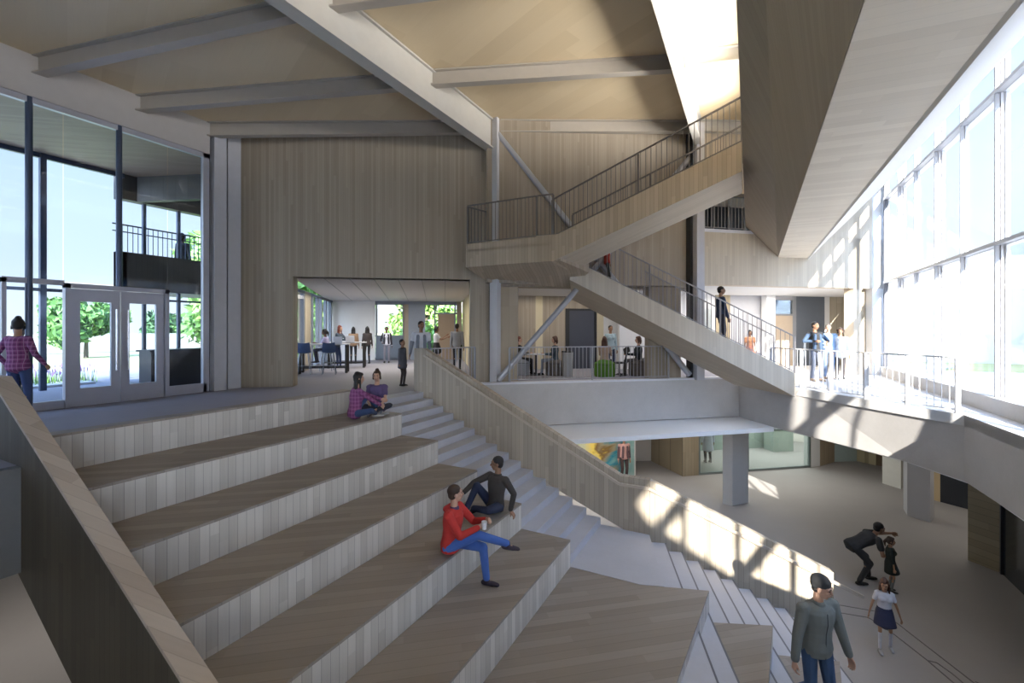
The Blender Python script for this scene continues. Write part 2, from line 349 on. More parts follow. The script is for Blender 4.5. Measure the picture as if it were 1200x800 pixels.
# ------------------------------------------------------------ stair parapet wall with handrail
def pz(t): return 0
m = MB()
yw, th = 8.97, .16
m.prism([(-7.47,yw,-.3),(-1.70,yw,-2.6),(-1.70,yw,-1.35),(-2.27,yw,-1.35),(-7.17,yw,1.08),(-7.47,yw,1.08)], (0,th,0))
o = m.build('stair_parapet', boards('wood_parapet_inner', (.33,.28,.22), (.50,.43,.345), 0., .10)); tag(o, 'long timber stair parapet that runs down the outer side of both concrete flights', 'parapet')
L = V((-1.72, 9.0)); Wn = V((-.32, .948))*th; e2 = L+W*3.25
Lz, e2z = -1.35, -1.35-.5*3.25+.1
MB().prism([(L.x,L.y,-3.9),(e2.x,e2.y,-3.9),(e2.x,e2.y,e2z),(L.x,L.y,Lz)], (Wn.x,Wn.y,0)).build('lower_panel', wood_w, o)
m = MB(); off = -.07
m.bar((-7.1,yw+off,.92),(-2.27,yw+off,-1.49),.045,.05); m.bar((-2.27,yw+off,-1.49),(-1.72,yw+off,-1.49),.045,.05)
m.bar((L.x,L.y+off,-1.49),(e2.x+.45,e2.y+.15+off,e2z-.14-.22),.045,.05)
for i in range(9):
    x = -6.9+i*.55; zz = .92-.5*(x+7.1); m.bar((x,yw+off,zz),(x,yw+.02,zz-.05),.02)
m.build('handrail', plain('timber_rail', (.50,.43,.35), .45), o)
st(MB().wall((-6.9,9.13),(-7.4,9.13),-.3,0,.1).build('trim_3', conc_s))
# ------------------------------------------------------------ railings
def railing(name, runs, label, h=1.05, gap=.115, mat=rail_m, posts=2.0, base=.06, bal=.007, pw=.045, group=None):
    """runs: list of ((x,y,z),(x,y,z)) floor lines; rails are parts, each post and baluster a part"""
    p0 = V(runs[0][0]); root = empty(name, p0); tag(root, label, 'railing', group)
    nb = 0; up = V((0,0,1))
    tr, brl = MB(), MB()
    allb = []
    for ri, (a, b) in enumerate(runs):
        a, b = V(a), V(b); tr.bar(a+up*h, b+up*h, .045, .03); brl.bar(a+up*base, b+up*base, .03, .02)
        n = max(1, round((b-a).to_2d().length/posts)) if True else 1
        for i in range(n+1):
            if i == 0 and ri > 0: continue
            p = a.lerp(b, i/n); MB().bar(p-up*.03, p+up*(h-.015), pw, pw).build('post', mat, root)
        k = int((b-a).to_2d().length/gap)
        for i in range(1, k): allb.append(a.lerp(b, i/k))
    tr.build('top_rail', mat, root); brl.build('bottom_rail', mat, root)
    if len(allb) <= 100:
        for p in allb: MB().bar(p+up*base, p+up*(h-.015), bal*2, bal*2).build('baluster', mat, root)
    return root
def T(*a): return tuple(map(float, a))
g0, g1 = V((-6.05, 11.42)), V((-2.2, 14.6))
railing('railing', [(T(g0.x,g0.y,0.06), T(g1.x,g1.y,0.06))], 'grey metal railing along the gallery edge, in front of the seated people', .98)
railing('railing', [(T(-6.0,11.75,0)[:2]+(0.,), T(-1.9,15.15,0.))][:0] or [(T(-7.35,9.5,0.), T(-6.95,11.0,0.))], 'short metal railing behind the head of the concrete stair', 1.05)
b1 = [(T(.55,15.0,0), T(1.22,14.15,0)), (T(1.22,14.15,0), T(3.42,11.28,0))]
railing('railing', b1, 'sunlit metal railing along the bridge deck in front of the tall glazing', 1.03, .13, mat=plain('rail_white', (.62,.62,.64), .4), posts=.98, pw=.07)
bb0, bb1 = (-1.25, eY(-1.25)+.05), (.75, eY(.75)+.05)
railing('railing', [(T(bb0[0],bb0[1],4.7), T(bb1[0],bb1[1],4.7))], 'small upper balcony railing high on the right wall, beside the timber bridge', 1.05, .12)
# ------------------------------------------------------------ switchback timber stair in the void
root = empty('feature_stair', (-4.6, 11.4, 0)); tag(root, 'timber clad switchback stair that crosses the void above the bridge deck', 'staircase')
LF = 10.60       # front plane of the landing
def flight(a, b, za, zb, w, side, name, depth=.62, curb=.17, n=22, mat=stair_wood, drop=0., close=0.):
    """stringer box from a (height za) to b (zb): closed side panels, soffit, and steps inside. w to the left*side of a->b"""
    a, b = V(a), V(b); d = (b-a).normalized(); nn = V((-d.y, d.x))*side
    def P(t, off, z): q = a+(b-a)*t+nn*off; return (q.x, q.y, z)
    for nm, o0, o1 in (('near', 0, .07), ('far', w-.07, w)):
        m = MB(); poly = [P(0,o0,za-depth+curb), P(1,o0,zb-depth+curb), P(1,o0,zb+curb), P(0,o0,za+curb)]
        v = nn*(o1-o0); m.prism(poly, (v.x, v.y, 0)); m.build('stringer', mat, root)
    m = MB(); A_ = za-depth+curb; B_ = zb-depth+curb; t = 1-close; zt_ = A_+(B_-A_)*t
    m.add([P(0,.0,A_), P(1,.0,B_), P(1,w,B_-.02), P(t,w,zt_-drop), P(0,w,A_-drop), P(0,.08,A_+.18), P(1,.08,B_+.18), P(1,w-.02,B_+.18), P(0,w-.02,A_+.18)],
          [(0,1,3,4),(1,2,3),(0,4,8,5),(1,6,7,2),(0,5,6,1),(4,3,2,7,8),(5,8,7,6)]); m.build('soffit', stair_soffit, root)
    for i in range(n):
        t0, t1 = i/n, (i+1)/n; z = za+(zb-za)*((i+1)/n if zb > za else i/n)
        v = nn*(w-.16); 
        m = MB().prism([P(t0,.08,z-.2),P(t1,.08,z-.2),P(t1,.08,z-.02),P(t0,.08,z-.02)], (v.x,v.y,0)); m.build('step', conc_s, root)
# landing
zl = 3.75
m = MB()
A0, A1, A2 = (-6.97,10.57), (-4.84,10.60), (-4.20,10.66)
back = [(-4.0,12.3), (-4.75,12.9), (-6.75,11.4)]
outline = [A0, A1, A2]+back
n_ = len(outline)
zb_ = [3.28,3.28,3.28,3.15,2.80,2.93]
vs = [(x,y,zb_[i]) for i,(x,y) in enumerate(outline)]+[(x,y,zl) for x,y in outline]
m.add(vs, [(0,5,4,3,2,1),tuple(range(n_,2*n_))]+[(i,(i+1)%n_,n_+(i+1)%n_,n_+i) for i in range(n_)])
m.wall(A0, A1, 3.7, 3.92, .06); m.wall(A1, A2, 3.7, 3.95, .06)
m.wall((-6.75,11.4), A0, 3.7, 3.92, .06)
m.build('landing', [stair_wood], root)
# upper flight
ua = V((-4.42,10.62)); ud = V((1.,.0)); ub = ua+ud*4.28
flight((ua.x,ua.y), (ub.x,ub.y), 3.71, 5.30, 1.30, 1, 'upper', drop=.10)
# lower flight (from landing down to the bridge deck)
la, lb = V((-4.55,12.28)), V((1.08,14.12))
flight((la.x,la.y), (lb.x,lb.y), 3.42, .22, 1.5, 1, 'lower', drop=.46, close=.18, mat=boards('stair_wood_pale', (.56,.49,.40),(.68,.61,.51), math.radians(18), .09, gap=.15))
# railings on the stair
def lift(p, z): return (float(p.x), float(p.y), float(z))
nnu = V((-ud.y, ud.x)); ldn = (lb-la).normalized(); nnl = V((-ldn.y, ldn.x))
q0 = ua+nnu*.05; q1 = ub+nnu*.05
q0f = ua+nnu*1.25+ud*.1; q1f = ub+nnu*1.25
dm = plain('rail_dark', (.17,.155,.15), .4, .2)
railing('railing', [(lift(q0,3.86), lift(q1,5.45))], 'metal railing on the near side of the upper stair flight', .98, .115, dm)
railing('railing', [(lift(q0f,3.86), lift(q1f,5.45))], 'metal railing on the far side of the upper stair flight', .86, .115, dm)
railing('railing', [(T(-6.93,10.6,3.9), T(-4.84,10.63,3.9)), (T(-4.84,10.63,3.9), T(-4.40,10.68,3.9))], 'metal railing round the front of the high stair landing', 1.08, .11, dm)
railing('railing', [(T(-6.72,11.35,3.9), T(-6.93,10.62,3.9))], 'short metal railing on the left end of the high stair landing', 1.05, .11, dm)
l0 = la+ldn*.35+nnl*.05; l1 = lb+nnl*.05
railing('railing', [(lift(l0,3.42+.15-.2), lift(l1,.37))], 'metal railing on the near side of the lower stair flight', 1.0, .115, plain('rail_mid', (.30,.285,.29), .4, .2))
l0 = la+ldn*.35+nnl*1.43; l1 = lb+nnl*1.43
railing('railing', [(lift(l0,3.42+.15-.2), lift(l1,.37))], 'metal railing on the far side of the lower stair flight', 1.0, .115, plain('rail_mid', (.30,.285,.29), .4, .2))
# ------------------------------------------------------------ timber clad upper bridge, top right
m = MB()
yA, yB = .3, 18.2
def sec(y):
    k = (y-4.)/13.; f = .70+.13*k
    return [(-.14, y, 5.0), (f, y, 3.90), (1.68, y, 3.90)]
def ends(x): return eY(x)+.12
e0a, e1a, e2a = (-.14, yA, 5.75), (.70, yA, 3.90), (1.68, yA, 3.90)
e0b, e1b, e2b = (-.10, ends(-.10), 4.85), (.83, ends(.83), 3.90), (1.68, ends(1.68), 3.90)
tA, tB = (-.14, yA, 6.6), (-.10, ends(-.1), 5.9)
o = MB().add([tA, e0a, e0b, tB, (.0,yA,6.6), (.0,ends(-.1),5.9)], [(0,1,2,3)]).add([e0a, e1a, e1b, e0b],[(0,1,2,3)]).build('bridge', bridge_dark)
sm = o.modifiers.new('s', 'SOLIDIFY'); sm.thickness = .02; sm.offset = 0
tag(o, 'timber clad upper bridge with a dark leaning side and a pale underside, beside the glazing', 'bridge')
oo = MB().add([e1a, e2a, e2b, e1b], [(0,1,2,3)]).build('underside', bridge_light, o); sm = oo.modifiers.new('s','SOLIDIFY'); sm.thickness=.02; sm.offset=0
o = MB().add([e2a, (4.08,yA,6.55), (4.08,ends(4.08),6.55), e2b], [(0,1,2,3)]).build('ceiling_sloped', cream_m); sm = o.modifiers.new('s','SOLIDIFY'); sm.thickness=.1; sm.offset=0; st(o)
# ------------------------------------------------------------ curtain wall on the right
GX = 4.10
ys = [19.5-1.5625*k for k in range(21)]
root = empty('window_1', (GX, 10, 0)); st(root)
MB().box(GX+.02, GX+.035, -13, 19.7, .3, 8.3).build('window_pane', glass, root)
for k, y in enumerate(ys):
    MB().box(GX-(.04 if y > 9 else .02), GX+.02, y-.025, y+.025, .28, 8.2).build('window_mullion', plain('mullion', (.45,.45,.47), .4), root)
    w = .05
    if y > 9: MB().box(GX+.03, GX+.075, y-w, y+w, -.05, 8.6).build('window_fin', plain('fin_white', (.74,.74,.77), .5, noise=.01), root)
    if k % 2 == 1: MB().box(GX+(.08 if y > 9 else .03), GX+(.13 if y > 9 else .08), y-.11, y+.11, -.3, 8.6).build('window_column', plain('fin_white', (.74,.74,.77)), root)
for z in (3.15, 5.98):
    MB().box(GX-.06, GX+.06, -13, 19.6, z-.035, z+.035).build('window_transom', plain('mullion', (.45,.45,.47), .4), root)
    MB().box(GX+.06, GX+.2, -13, 19.6, z-.05, z+.05).build('window_transom', plain('fin_white', (.74,.74,.77)), root)
MB().box(GX-.05, GX+.05, 19.45, 19.6, 0, 6.5).build('window_mullion', plain('mullion_dark', (.12,.12,.14), .4), root)
st(MB().box(GX-.12, GX+.12, -13, 19.6, 0, .29).build('trim_curb', conc))
st(MB().box(GX-.1, GX+.5, -13.3, 19.7, 7.6, 8.7).build('wall_glazing_head', white_m))
st(MB().prism([(GX+.1,7.4,.3),(GX+.1,3.9,2.6),(GX+.1,3.9,8.3),(GX+.1,-9.5,8.3),(GX+.1,-9.5,7.6),(GX+.1,1.6,1.35),(GX+.1,2.5,.9),(GX+.1,2.5,.3)], (.2,0,0)).build('sun_blocker_upper', white_m))  # unseen blocker, shaped to keep the sun off the lower floor
st(MB().prism([(GX+.1,-4.5,2.3),(GX+.1,-4.5,3.4),(GX+.1,-10.0,6.75),(GX+.1,-10.8,7.5),(GX+.1,-14.5,8.4),(GX+.1,-14.5,2.3)], (.2,0,0)).build('sun_blocker_lower', white_m))  # unseen blocker, shaped to keep the sun off the landing and platforms
# ------------------------------------------------------------ entry glazing on the left
root = empty('window_2', (-12, 3, 0)); st(root)
x0 = -12.04
for y in (-1.0, .55, 1.95, 3.36, 4.74):
    MB().tube((x0+.02,y,2.45 if 3.9 < y < 5.6 else 0),(x0+.02,y,5.95),.055,n=14).build('window_mullion', post_m, root, smooth=False)
m = MB(); m.box(x0-.04,x0+.06,6.42,6.56,0,5.95); m.box(x0-.04,x0+.06,-2.5,6.56,5.82,5.95); m.box(x0-.04,x0+.06,-2.5,3.85,0,.16); m.box(x0-.04,x0+.06,5.66,6.5,0,.22)
m.box(x0-.04,x0+.06,3.0,3.85,2.42,2.52)
m.box(x0-.04,x0+.06,3.0,3.06,0,2.5)
m.build('window_frame', frame_m, root)
MB().box(x0-.01,x0,-2.5,3.84,.16,5.82).build('window_pane', glass_e, root)
MB().box(x0-.01,x0,3.86,5.66,2.5,5.82).build('window_pane', glass_e, root)
MB().box(x0-.01,x0,5.68,6.42,.22,5.82).build('window_pane', glass_e, root)
root = empty('door_1', (-12, 4.75, 0)); st(root)
m = MB(); m.box(x0-.05,x0+.1,3.85,3.93,0,2.47); m.box(x0-.05,x0+.1,5.58,5.66,0,2.47); m.box(x0-.05,x0+.1,3.85,5.66,2.38,2.47); m.build('door_frame', frame_m, root)
for ya, yb, hy in ((3.94,4.745,4.66),(4.765,5.57,4.86)):
    m = MB(); w = .2
    m.box(x0-.02,x0+.05,ya,ya+.15,.0,2.37); m.box(x0-.02,x0+.05,yb-.15,yb,.0,2.37); m.box(x0-.02,x0+.05,ya+.15,yb-.15,0,.36); m.box(x0-.02,x0+.05,ya+.15,yb-.15,2.12,2.37)
    lf = m.build('door_leaf', frame_m, root)
    MB().box(x0+.01,x0+.02,ya+.15,yb-.15,.36,2.12).build('door_pane', glass_e, lf)
    m = MB(); m.tube((x0+.13,hy,.68),(x0+.13,hy,1.98),.018,n=10); 
    for z in (.8,1.86): m.tube((x0+.13,hy,z),(x0+.04,hy,z),.012,n=8)
    m.build('door_handle', plain('chrome', (.75,.76,.80), .2, 1.), lf)
# ------------------------------------------------------------ outdoors
grass = plain('meadow', (.42, .44, .22), .9, noise=.25, scale=.6)
pave = plain('paving', (.70, .69, .66), .8, noise=.06)
st(MB().box(4.6, 90, -60, 90, -.5, -.12).build('ground_terrace', pave))
st(MB().box(-26, -12.3, -30, 7.2, -.3, -.03).build('ground_forecourt', concrete('forecourt', (.34,.36,.42), .08)))
st(MB().box(-160, -16.8, -120, 150, -.6, -.05).build('ground_meadow', grass))
st(MB().box(-160, 40, 24.5, 150, -.6, -.06).build('ground_meadow', grass))
st(MB().box(-17.6, -16.6, -8, 6.0, -.1, .06).build('ground_kerb', pave))
def leaf_mat(name, c):
    m = plain(name, c, .7, noise=.3, scale=2.); return m
def tree(x, y, z, h, r, mat, label, n=1500, trunk=.12, sz=.16, seed=1, group=None, lo=.4):
    rr = random.Random(seed); root = empty('tree', (x, y, z)); tag(root, label, 'tree', group)
    m = MB(); m.tube((x,y,z-.1),(x+.1,y,z+h*.55),trunk,trunk*.55)
    for k in range(5):
        a = k*1.3; m.tube((x+.05,y,z+h*(.35+.05*k)),(x+math.cos(a)*r*.55,y+math.sin(a)*r*.55,z+h*(.55+.07*k)),trunk*.4,trunk*.15,6)
    m.build('trunk', plain('bark', (.10,.08,.06), .9), root)
    m = MB(); lumps = [(rr.uniform(-.6,.6)*r, rr.uniform(-.6,.6)*r, h*rr.uniform(lo,.85), r*rr.uniform(.35,.6)) for _ in range(14)]
    for i in range(n):
        lx, ly, lz, lr = rr.choice(lumps); d = V((rr.gauss(0,1), rr.gauss(0,1), rr.gauss(0,1))).normalized()*lr*rr.uniform(.6,1.05)
        c = V((x+lx+d.x, y+ly+d.y, z+lz+d.z*.8)); a = V((rr.gauss(0,1), rr.gauss(0,1), rr.gauss(0,1))).normalized(); b = a.cross(V((rr.gauss(0,1), rr.gauss(0,1), rr.gauss(0,1)))).normalized()
        s = sz*rr.uniform(.6,1.3); m.add([c-a*s, c-b*s*.5, c+a*s, c+b*s*.5], [(0,1,2,3)])
    m.build('crown', mat, root)
lm1 = leaf_mat('leaf_green', (.10,.22,.05)); lm2 = leaf_mat('leaf_bright', (.22,.40,.10)); lm3 = leaf_mat('leaf_dark', (.05,.12,.04))
tree(-33, 11.5, -.05, 3.3, 1.7, lm1, 'green tree seen through the left leaf of the entry doors', 2500, sz=.3, seed=3)
tree(-32, 18.5, -.05, 3.6, 2.3, lm1, 'green tree seen through the glass between the doors and the end post', 2500, sz=.3, seed=4)
tree(-44, 20.5, -.05, 3.0, 1.4, lm3, 'small dark tree far outside the right door leaf', 1500, sz=.3, seed=5)
# trees behind the glazed room at the back left
for i, (x, y, h, r, lab) in enumerate(((-20.5, 13., 6.5, 2.6, 'bright leafy tree right outside the window wall of the study room'), (-24, 20, 7, 3., 'leafy tree outside the far left window of the study room'),
        (-18.6, 23.5, 6.5, 2.4, 'tree behind the rear glass of the study room, beside the white wall'), (-14.5, 24.5, 6.5, 2.3, 'tree behind the rear glass of the study room, beside the tan door'))):
    tree(x, y, -.05, h, r, lm2, lab, 5200, sz=.2, seed=10+i, lo=.05)
tree(13, 24, -.1, 5.5, 2.6, lm1, 'green tree outside the tall glazing, low at the right edge', 2200, sz=.25, seed=21)
# lavender bed
m = MB(); m2 = MB(); rr = random.Random(5)
for i in range(1500):
    x, y = rr.uniform(-17.9, -17.0), rr.uniform(-2, 6.2); h = rr.uniform(.25,.5)
    a = rr.uniform(0, 6.28); dx, dy = math.cos(a)*.012, math.sin(a)*.012; lx, ly = rr.uniform(-.08,.08), rr.uniform(-.08,.08)
    m.add([(x-dx,y-dy,0),(x+dx,y+dy,0),(x+lx,y+ly,h)], [(0,1,2)])
    if i % 2 == 0: m2.add([(x+lx-.02,y+ly,h-.02),(x+lx,y+ly+.02,h),(x+lx+.02,y+ly,h+.0),(x+lx,y+ly,h+.13)], [(0,1,3),(1,2,3),(0,2,3)])
o = m.build('flower_bed', lm2); tag(o, 'bed of green stems with purple flowers outside the entry doors', 'flowers', kind='stuff')
m2.build('blossoms', plain('lavender', (.32,.16,.45), .8), o)
# outer vestibule: roof soffit, outer posts, upper gallery wing
st(MB().box(-15.95, -12.25, -3, 13, 6.02, 6.3).build('ceiling_canopy', boards('canopy_wood', (.28,.19,.125),(.36,.26,.175), AE, .1, 'H')))
m = MB()
for y in (-1., 2.0, 4.70): m.box(-15.98,-15.86,y-.06,y+.06,0,6.02)
m.box(-15.98,-15.88,-3,6.3,2.52,2.60); m.box(-16.0,-15.9,-3,6.4,5.9,6.05)
root = m.build('outer_frame', post_m); tag(root, 'dark blue steel frame of the outer vestibule, beyond the entry glass', 'frame')
st(MB().box(-15.94,-15.92,-3,4.64,2.6,5.9).build('window_3', glass))
root = empty('gallery_wing', (-16.3, 9, 0)); tag(root, 'dark timber gallery wing outside with an open upper deck, beyond the entry glass', 'building')
wd = boards('wing_wood', (.045,.04,.035), (.075,.068,.06), math.pi/2, .14)
m = MB(); m.box(-16.3,-16.0,6.3,11,5.32,6.3); m.box(-16.3,-16.0,6.3,11,2.70,3.80); m.box(-18.0,-16.3,7.9,11,2.7,2.95); m.box(-16.3,-16.0,6.3,6.5,0,3.8); m.box(-16.5,-16.0,6.4,11,6.0,6.3)
m.box(-15.9,-12.4,7.35,7.5,2.7,6.2) if False else None
m.build('wall', wd, root)
m = MB(); 
for y in (6.98, 7.91, 8.9): m.box(-16.2,-16.1,y-.04,y+.04,0,5.4)
m.box(-16.2,-16.12,6.4,11,2.42,2.48)
m.build('post', post_m, root)
m = MB(); m.box(-16.4,-16.36,6.3,11,4.62,4.66); m.box(-16.4,-16.36,6.3,11,4.42,4.45)
for k in range(36): m.box(-16.39,-16.37,6.4+k*.13,6.415+k*.13,3.0,4.62)
m.build('guard_rail', post_m, root)
m = MB(); m.box(-13.9,-13.3,5.9,7.6,0,.98); m.box(-13.95,-13.25,5.85,7.6,.98,1.03)
tag(m.build('planter_counter', [plain('dark_counter', (.03,.03,.035), .5)]), 'dark low counter with a pale top behind the glass right of the entry doors', 'counter')
st(MB().wall((-15.9,6.7),(-12.3,8.05),5.3,6.03,.15).build('wall_canopy_end', wd))
st(MB().box(-40,-39.7,2,30,0,1.25).build('wall_garden', plain('garden_wall', (.45,.42,.38), .8)))
# pale neighbour building outside the tall glazing
root = empty('building', (15, 10, 0)); tag(root, 'white neighbouring building with tall bluish windows outside the tall glazing', 'building')
m = MB(); m.box(15,16,-10,42,-.2,1.0); m.box(15,16,-10,42,8,13)
y = -10
while y < 42:
    m.box(15,16,y,y+1.6,1.0,8); m.box(15.2,16,y+1.6,y+2.6,4.2,4.7); y += 2.6
m.build('wall', plain('outside_white', (.62,.62,.65), .6, noise=.02), root)
y = -10
while y < 40:
    MB().box(15.4,15.45,y+1.6,y+2.6,1.0,8).build('window', plain('outside_glass', (.14,.22,.38), .1, noise=.02), root); y += 2.6
# ------------------------------------------------------------ study room at the back left
def pwall(name, p, q, z0, z1, t, mat, side=1): return st(MB().wall(p, q, z0, z1, t, side).build(name, mat))
st(MB().prism([(-11.2,8.3,3.0),(-7.0,11.3,3.0),(-7.9,12.8,3.0),(-13.3,20.2,3.0),(-19.2,16.4,3.0)], (0,0,.35)).build('ceiling_study', plain('study_ceiling', (.66,.62,.60), noise=.01)))
m = MB()
for k in range(1, 7):
    t = k/7; a = V((-11.0,8.3)).lerp(V((-7.3,11.2)), t); b = V((-18.5,16.)).lerp(V((-13.3,19.9)), t); m.bar((a.x,a.y,2.995),(b.x,b.y,2.995),.02,.012)
st(m.build('ceiling_joints', plain('joint', (.40,.38,.37))))
LB = lambda t: (-18.5+5.2*t, 16.0+3.9*t)
pwall('wall_study_white', LB(-.05), LB(.315), 0, 3.05, .15, white_m)
pwall('wall_study_door', LB(.80), LB(.93), 0, 2.35, .06, plain('tan_door', (.36,.27,.19), .5))
root = empty('window_4', (-15, 18.8, 0)); st(root)
m = MB()
fm = plain('study_frame', (.22,.25,.31), .4)
for t in (.32, .525, .77, .93): m.wall(LB(t), LB(t+.012), 0, 3.0, .1)
m.wall(LB(.315), LB(.95), 2.82, 3.0, .1); m.wall(LB(.315), LB(.53), 0, .12, .1); m.wall(LB(.315), LB(.53), 1.2, 1.26, .1); m.wall(LB(.77), LB(.95), 2.35, 2.43, .1)
m.build('window_frame', fm, root)
MB().wall(LB(.325), LB(.53), .12, 2.85, .02).build('window_pane', glass, root); MB().wall(LB(.325), LB(.53), 0, 1.2, .03).build('window_panel', plain('study_low', (.17,.21,.27), .3), root)
pwall('wall_study_pier', LB(.53), LB(.57), 0, 2.85, .2, wood_back)
pwall('wall_study_panel', LB(.57), LB(.70), 0, 2.85, .12, plain('blue_grey_panel', (.27,.31,.38), .4))
pwall('wall_study_end', LB(.95), LB(.99), 0, 3.0, .2, wood_back)
pwall('wall_study_right', (-7.75,12.45), (-13.35,19.9), 0, 3.0, .2, boards('wood_yellow', (.50,.40,.24), (.62,.52,.33), math.radians(-53), .3, gap=.1), -1)
A_, B_ = V((-12.95,9.3)), V((-18.5,16.0))
root = empty('window_5', (-15, 12, 0)); st(root)
m = MB()
for t in (.03,.16,.30,.47,.60,.68,.80,.95): a = A_.lerp(B_, t); b = A_.lerp(B_, t+.022); m.wall(a, b, 0, 3.0, .12)
m.wall(A_, B_, 2.9, 3.0, .1); m.wall(A_, B_, 0, .08, .1); m.build('window_frame', fm, root)
MB().wall(A_, B_, 0, 3.0, .02).build('window_pane', glass, root)
a, b = A_.lerp(B_, .33), A_.lerp(B_, .44); pwall('wall_study_pier', a, b, 0, 3.0, .25, boards('wood_yellow2', (.50,.42,.30), (.62,.54,.40), 2.4, .2, gap=.1))
pwall('wall_study_front', (-12.0,7.5), (-12.95,9.3), 0, 3.0, .2, wood_back)
# ------------------------------------------------------------ gallery room between the columns
GE = lambda px_x, k: None
def gp(x, k):  # point on the line k metres behind the gallery edge
    y = 11.43+.8245*(x+5.97); c = 1/.7716; return (x, y+k*c)
KB = 4.5
st(MB().prism([(-6.9,11.6,2.86),(-1.35,16.25,2.86),(-3.9,22.0,2.86),(-11.6,18.0,2.86),(-8.0,12.4,2.86)][0:5], (0,0,.3)).build('ceiling_gallery', white_m))
m = MB(); m.wall((-6.62,11.6),(-1.45,15.95),2.83,3.3,.5); st(m.build('wall_gallery_head', wood_back))
pwall('wall_gallery_near', (-6.55,11.75), (-6.12,12.10), 0, 2.86, .3, boards('wood_warm', (.42,.34,.24), (.52,.44,.33), AE, .3, gap=.1))
def gseg(name, x0, x1, z0, z1, mat, t=.2, k=KB): return pwall(name, gp(x0,k), gp(x1,k), z0, z1, t, mat)
gseg('wall_gallery', -9.2, -7.38, 0, 2.9, wood_back); gseg('wall_gallery_strip', -7.38, -7.16, 0, 2.9, boards('wood_yellow3', (.60,.52,.34), (.68,.60,.42), AE, .3, gap=.0))
gseg('wall_gallery', -7.16, -6.4, 0, 2.9, wood_back); gseg('wall_gallery', -6.4, -5.42, 2.35, 2.9, wood_back)
m = MB(); m.wall(gp(-6.4,KB), gp(-5.42,KB), 0, 2.35, .1); o = m.build('door_2', plain('slate_door', (.06,.065,.085), .35)); st(o)
m = MB(); m.wall(gp(-6.42,KB-.03), gp(-6.30,KB-.03), 0, 2.38, .1); m.wall(gp(-5.48,KB-.03), gp(-5.42,KB-.03), 0, 2.38, .1); m.wall(gp(-6.42,KB-.03), gp(-5.42,KB-.03), 2.30, 2.38, .1); m.build('door_frame', black_m, o)
gseg('wall_gallery_strip', -5.42, -5.2, 0, 2.9, boards('wood_yellow3', (.60,.52,.34), (.68,.60,.42), AE, .3, gap=.0))
gseg('wall_gallery_white', -5.2, -3.44, 0, 2.9, white_m); gseg('wall_gallery_frame', -3.44, -2.96, 0, 2.9, slate)
gseg('wall_gallery', -2.96, -1.2, 0, 2.9, wood_back)
pwall('wall_gallery_return', (-2.75,14.35), (-1.9,15.05), 0, 2.86, .25, wood_back)
# ------------------------------------------------------------ room behind the right opening
st(MB().prism([(-1.35,15.5,2.97),(3.9,19.8,2.97),(4.05,25.5,2.97),(-3.4,21.,2.97)], (0,0,.3)).build('ceiling_right_room', white_m))
K2 = 4.2+3.8
def rp(x): return (x, eY(x)+3.9/.7716)
def rseg(name, x0, x1, z0, z1, mat, t=.15): return pwall(name, rp(x0), rp(x1), z0, z1, t, mat)
rseg('wall_right_room', -4.5, -1.25, 0, 3.0, white_m)
st(MB().wall(rp(-1.75), rp(-1.35), 0, 2.4, .05).build('window_6', plain('pale_window', (.7,.8,.78), .2)))
rseg('wall_right_room_wood', -1.22, -.70, 0, 3.0, boards('wood_warm2', (.40,.32,.20), (.50,.42,.28), AE, .3))
rseg('wall_right_room', -.70, .6, 0, 3.0, greyp); 
o = st(MB().wall((-.1, rp(-.1)[1]-.04), (.55, rp(.55)[1]-.04), 0, 2.2, .04).build('door_3', plain('grey_door', (.55,.54,.56), .5)))
st(rotbox('column', .70, rp(.7)[1]-.35, .42, .3, 0, 3.0, AE, white_m))
root = st(MB().wall(rp(.95), rp(1.64), 0, 2.15, .06).build('door_4', plain('pale_wood_door', (.60,.48,.36), .5)))
MB().wall(rp(.98), rp(1.60), 2.22, 2.8, .05).build('door_pane', glass_d, root)
m = MB(); m.wall(rp(.88), rp(.96), 0, 3., .12); m.wall(rp(1.64), rp(1.80), 0, 3., .12); m.wall(rp(.88), rp(1.7), 2.14, 2.22, .12); m.build('door_frame', plain('grey_frame', (.30,.31,.33), .4), root)
rseg('wall_right_room_dark', 1.78, 2.9, 0, 3.0, plain('slate_wall', (.13,.15,.18), .3)); rseg('wall_right_room', .9, 1.7, 2.8, 3.0, greyp)
rseg('wall_right_room_white', 2.9, 3.1, 0, 3.0, white_m); rseg('wall_right_room_wood', 3.1, 4.1, 0, 3.0, boards('wood_warm3', (.46,.40,.30), (.56,.50,.40), AE, .3))
st(MB().box(4.0,4.1,19.8,26,0,3.).build('wall_right_room_side', white_m))
# dark glazed room behind the upper balcony
m = MB(); m.wall(eoff(-1.6,1.6), eoff(2.0,1.6), 4.6, 6.3, .2); st(m.build('wall_balcony', plain('balcony_dark', (.05,.07,.10), .3)))
m = MB()
for x in (-1.2,-.75,-.2,.3,.8): m.wall(eoff(x,1.5), eoff(x+.07,1.5), 4.6, 5.95, .08)
st(MB().prism([(*eoff(-1.6,.2),5.9),(*eoff(2.,.2),5.9),(*eoff(2.,1.9),5.9),(*eoff(-1.6,1.9),5.9)], (0,0,.2)).build('ceiling_upper_balcony', cream_m))
st(m.build('trim_balcony', plain('grey_frame', (.30,.31,.33), .4)))
st(MB().wall(eoff(-1.6,1.45), eoff(-1.2,1.45), 4.6, 5.45, .04).build('window_7', plain('blue_window', (.35,.5,.75), .3)))
st(MB().prism([(*eoff(-1.6,.2),4.6),(*eoff(1.5,.2),4.6),(*eoff(1.5,2),4.6),(*eoff(-1.6,2),4.6)], (0,0,-.2)).build('floor_upper_balcony', floor_u))
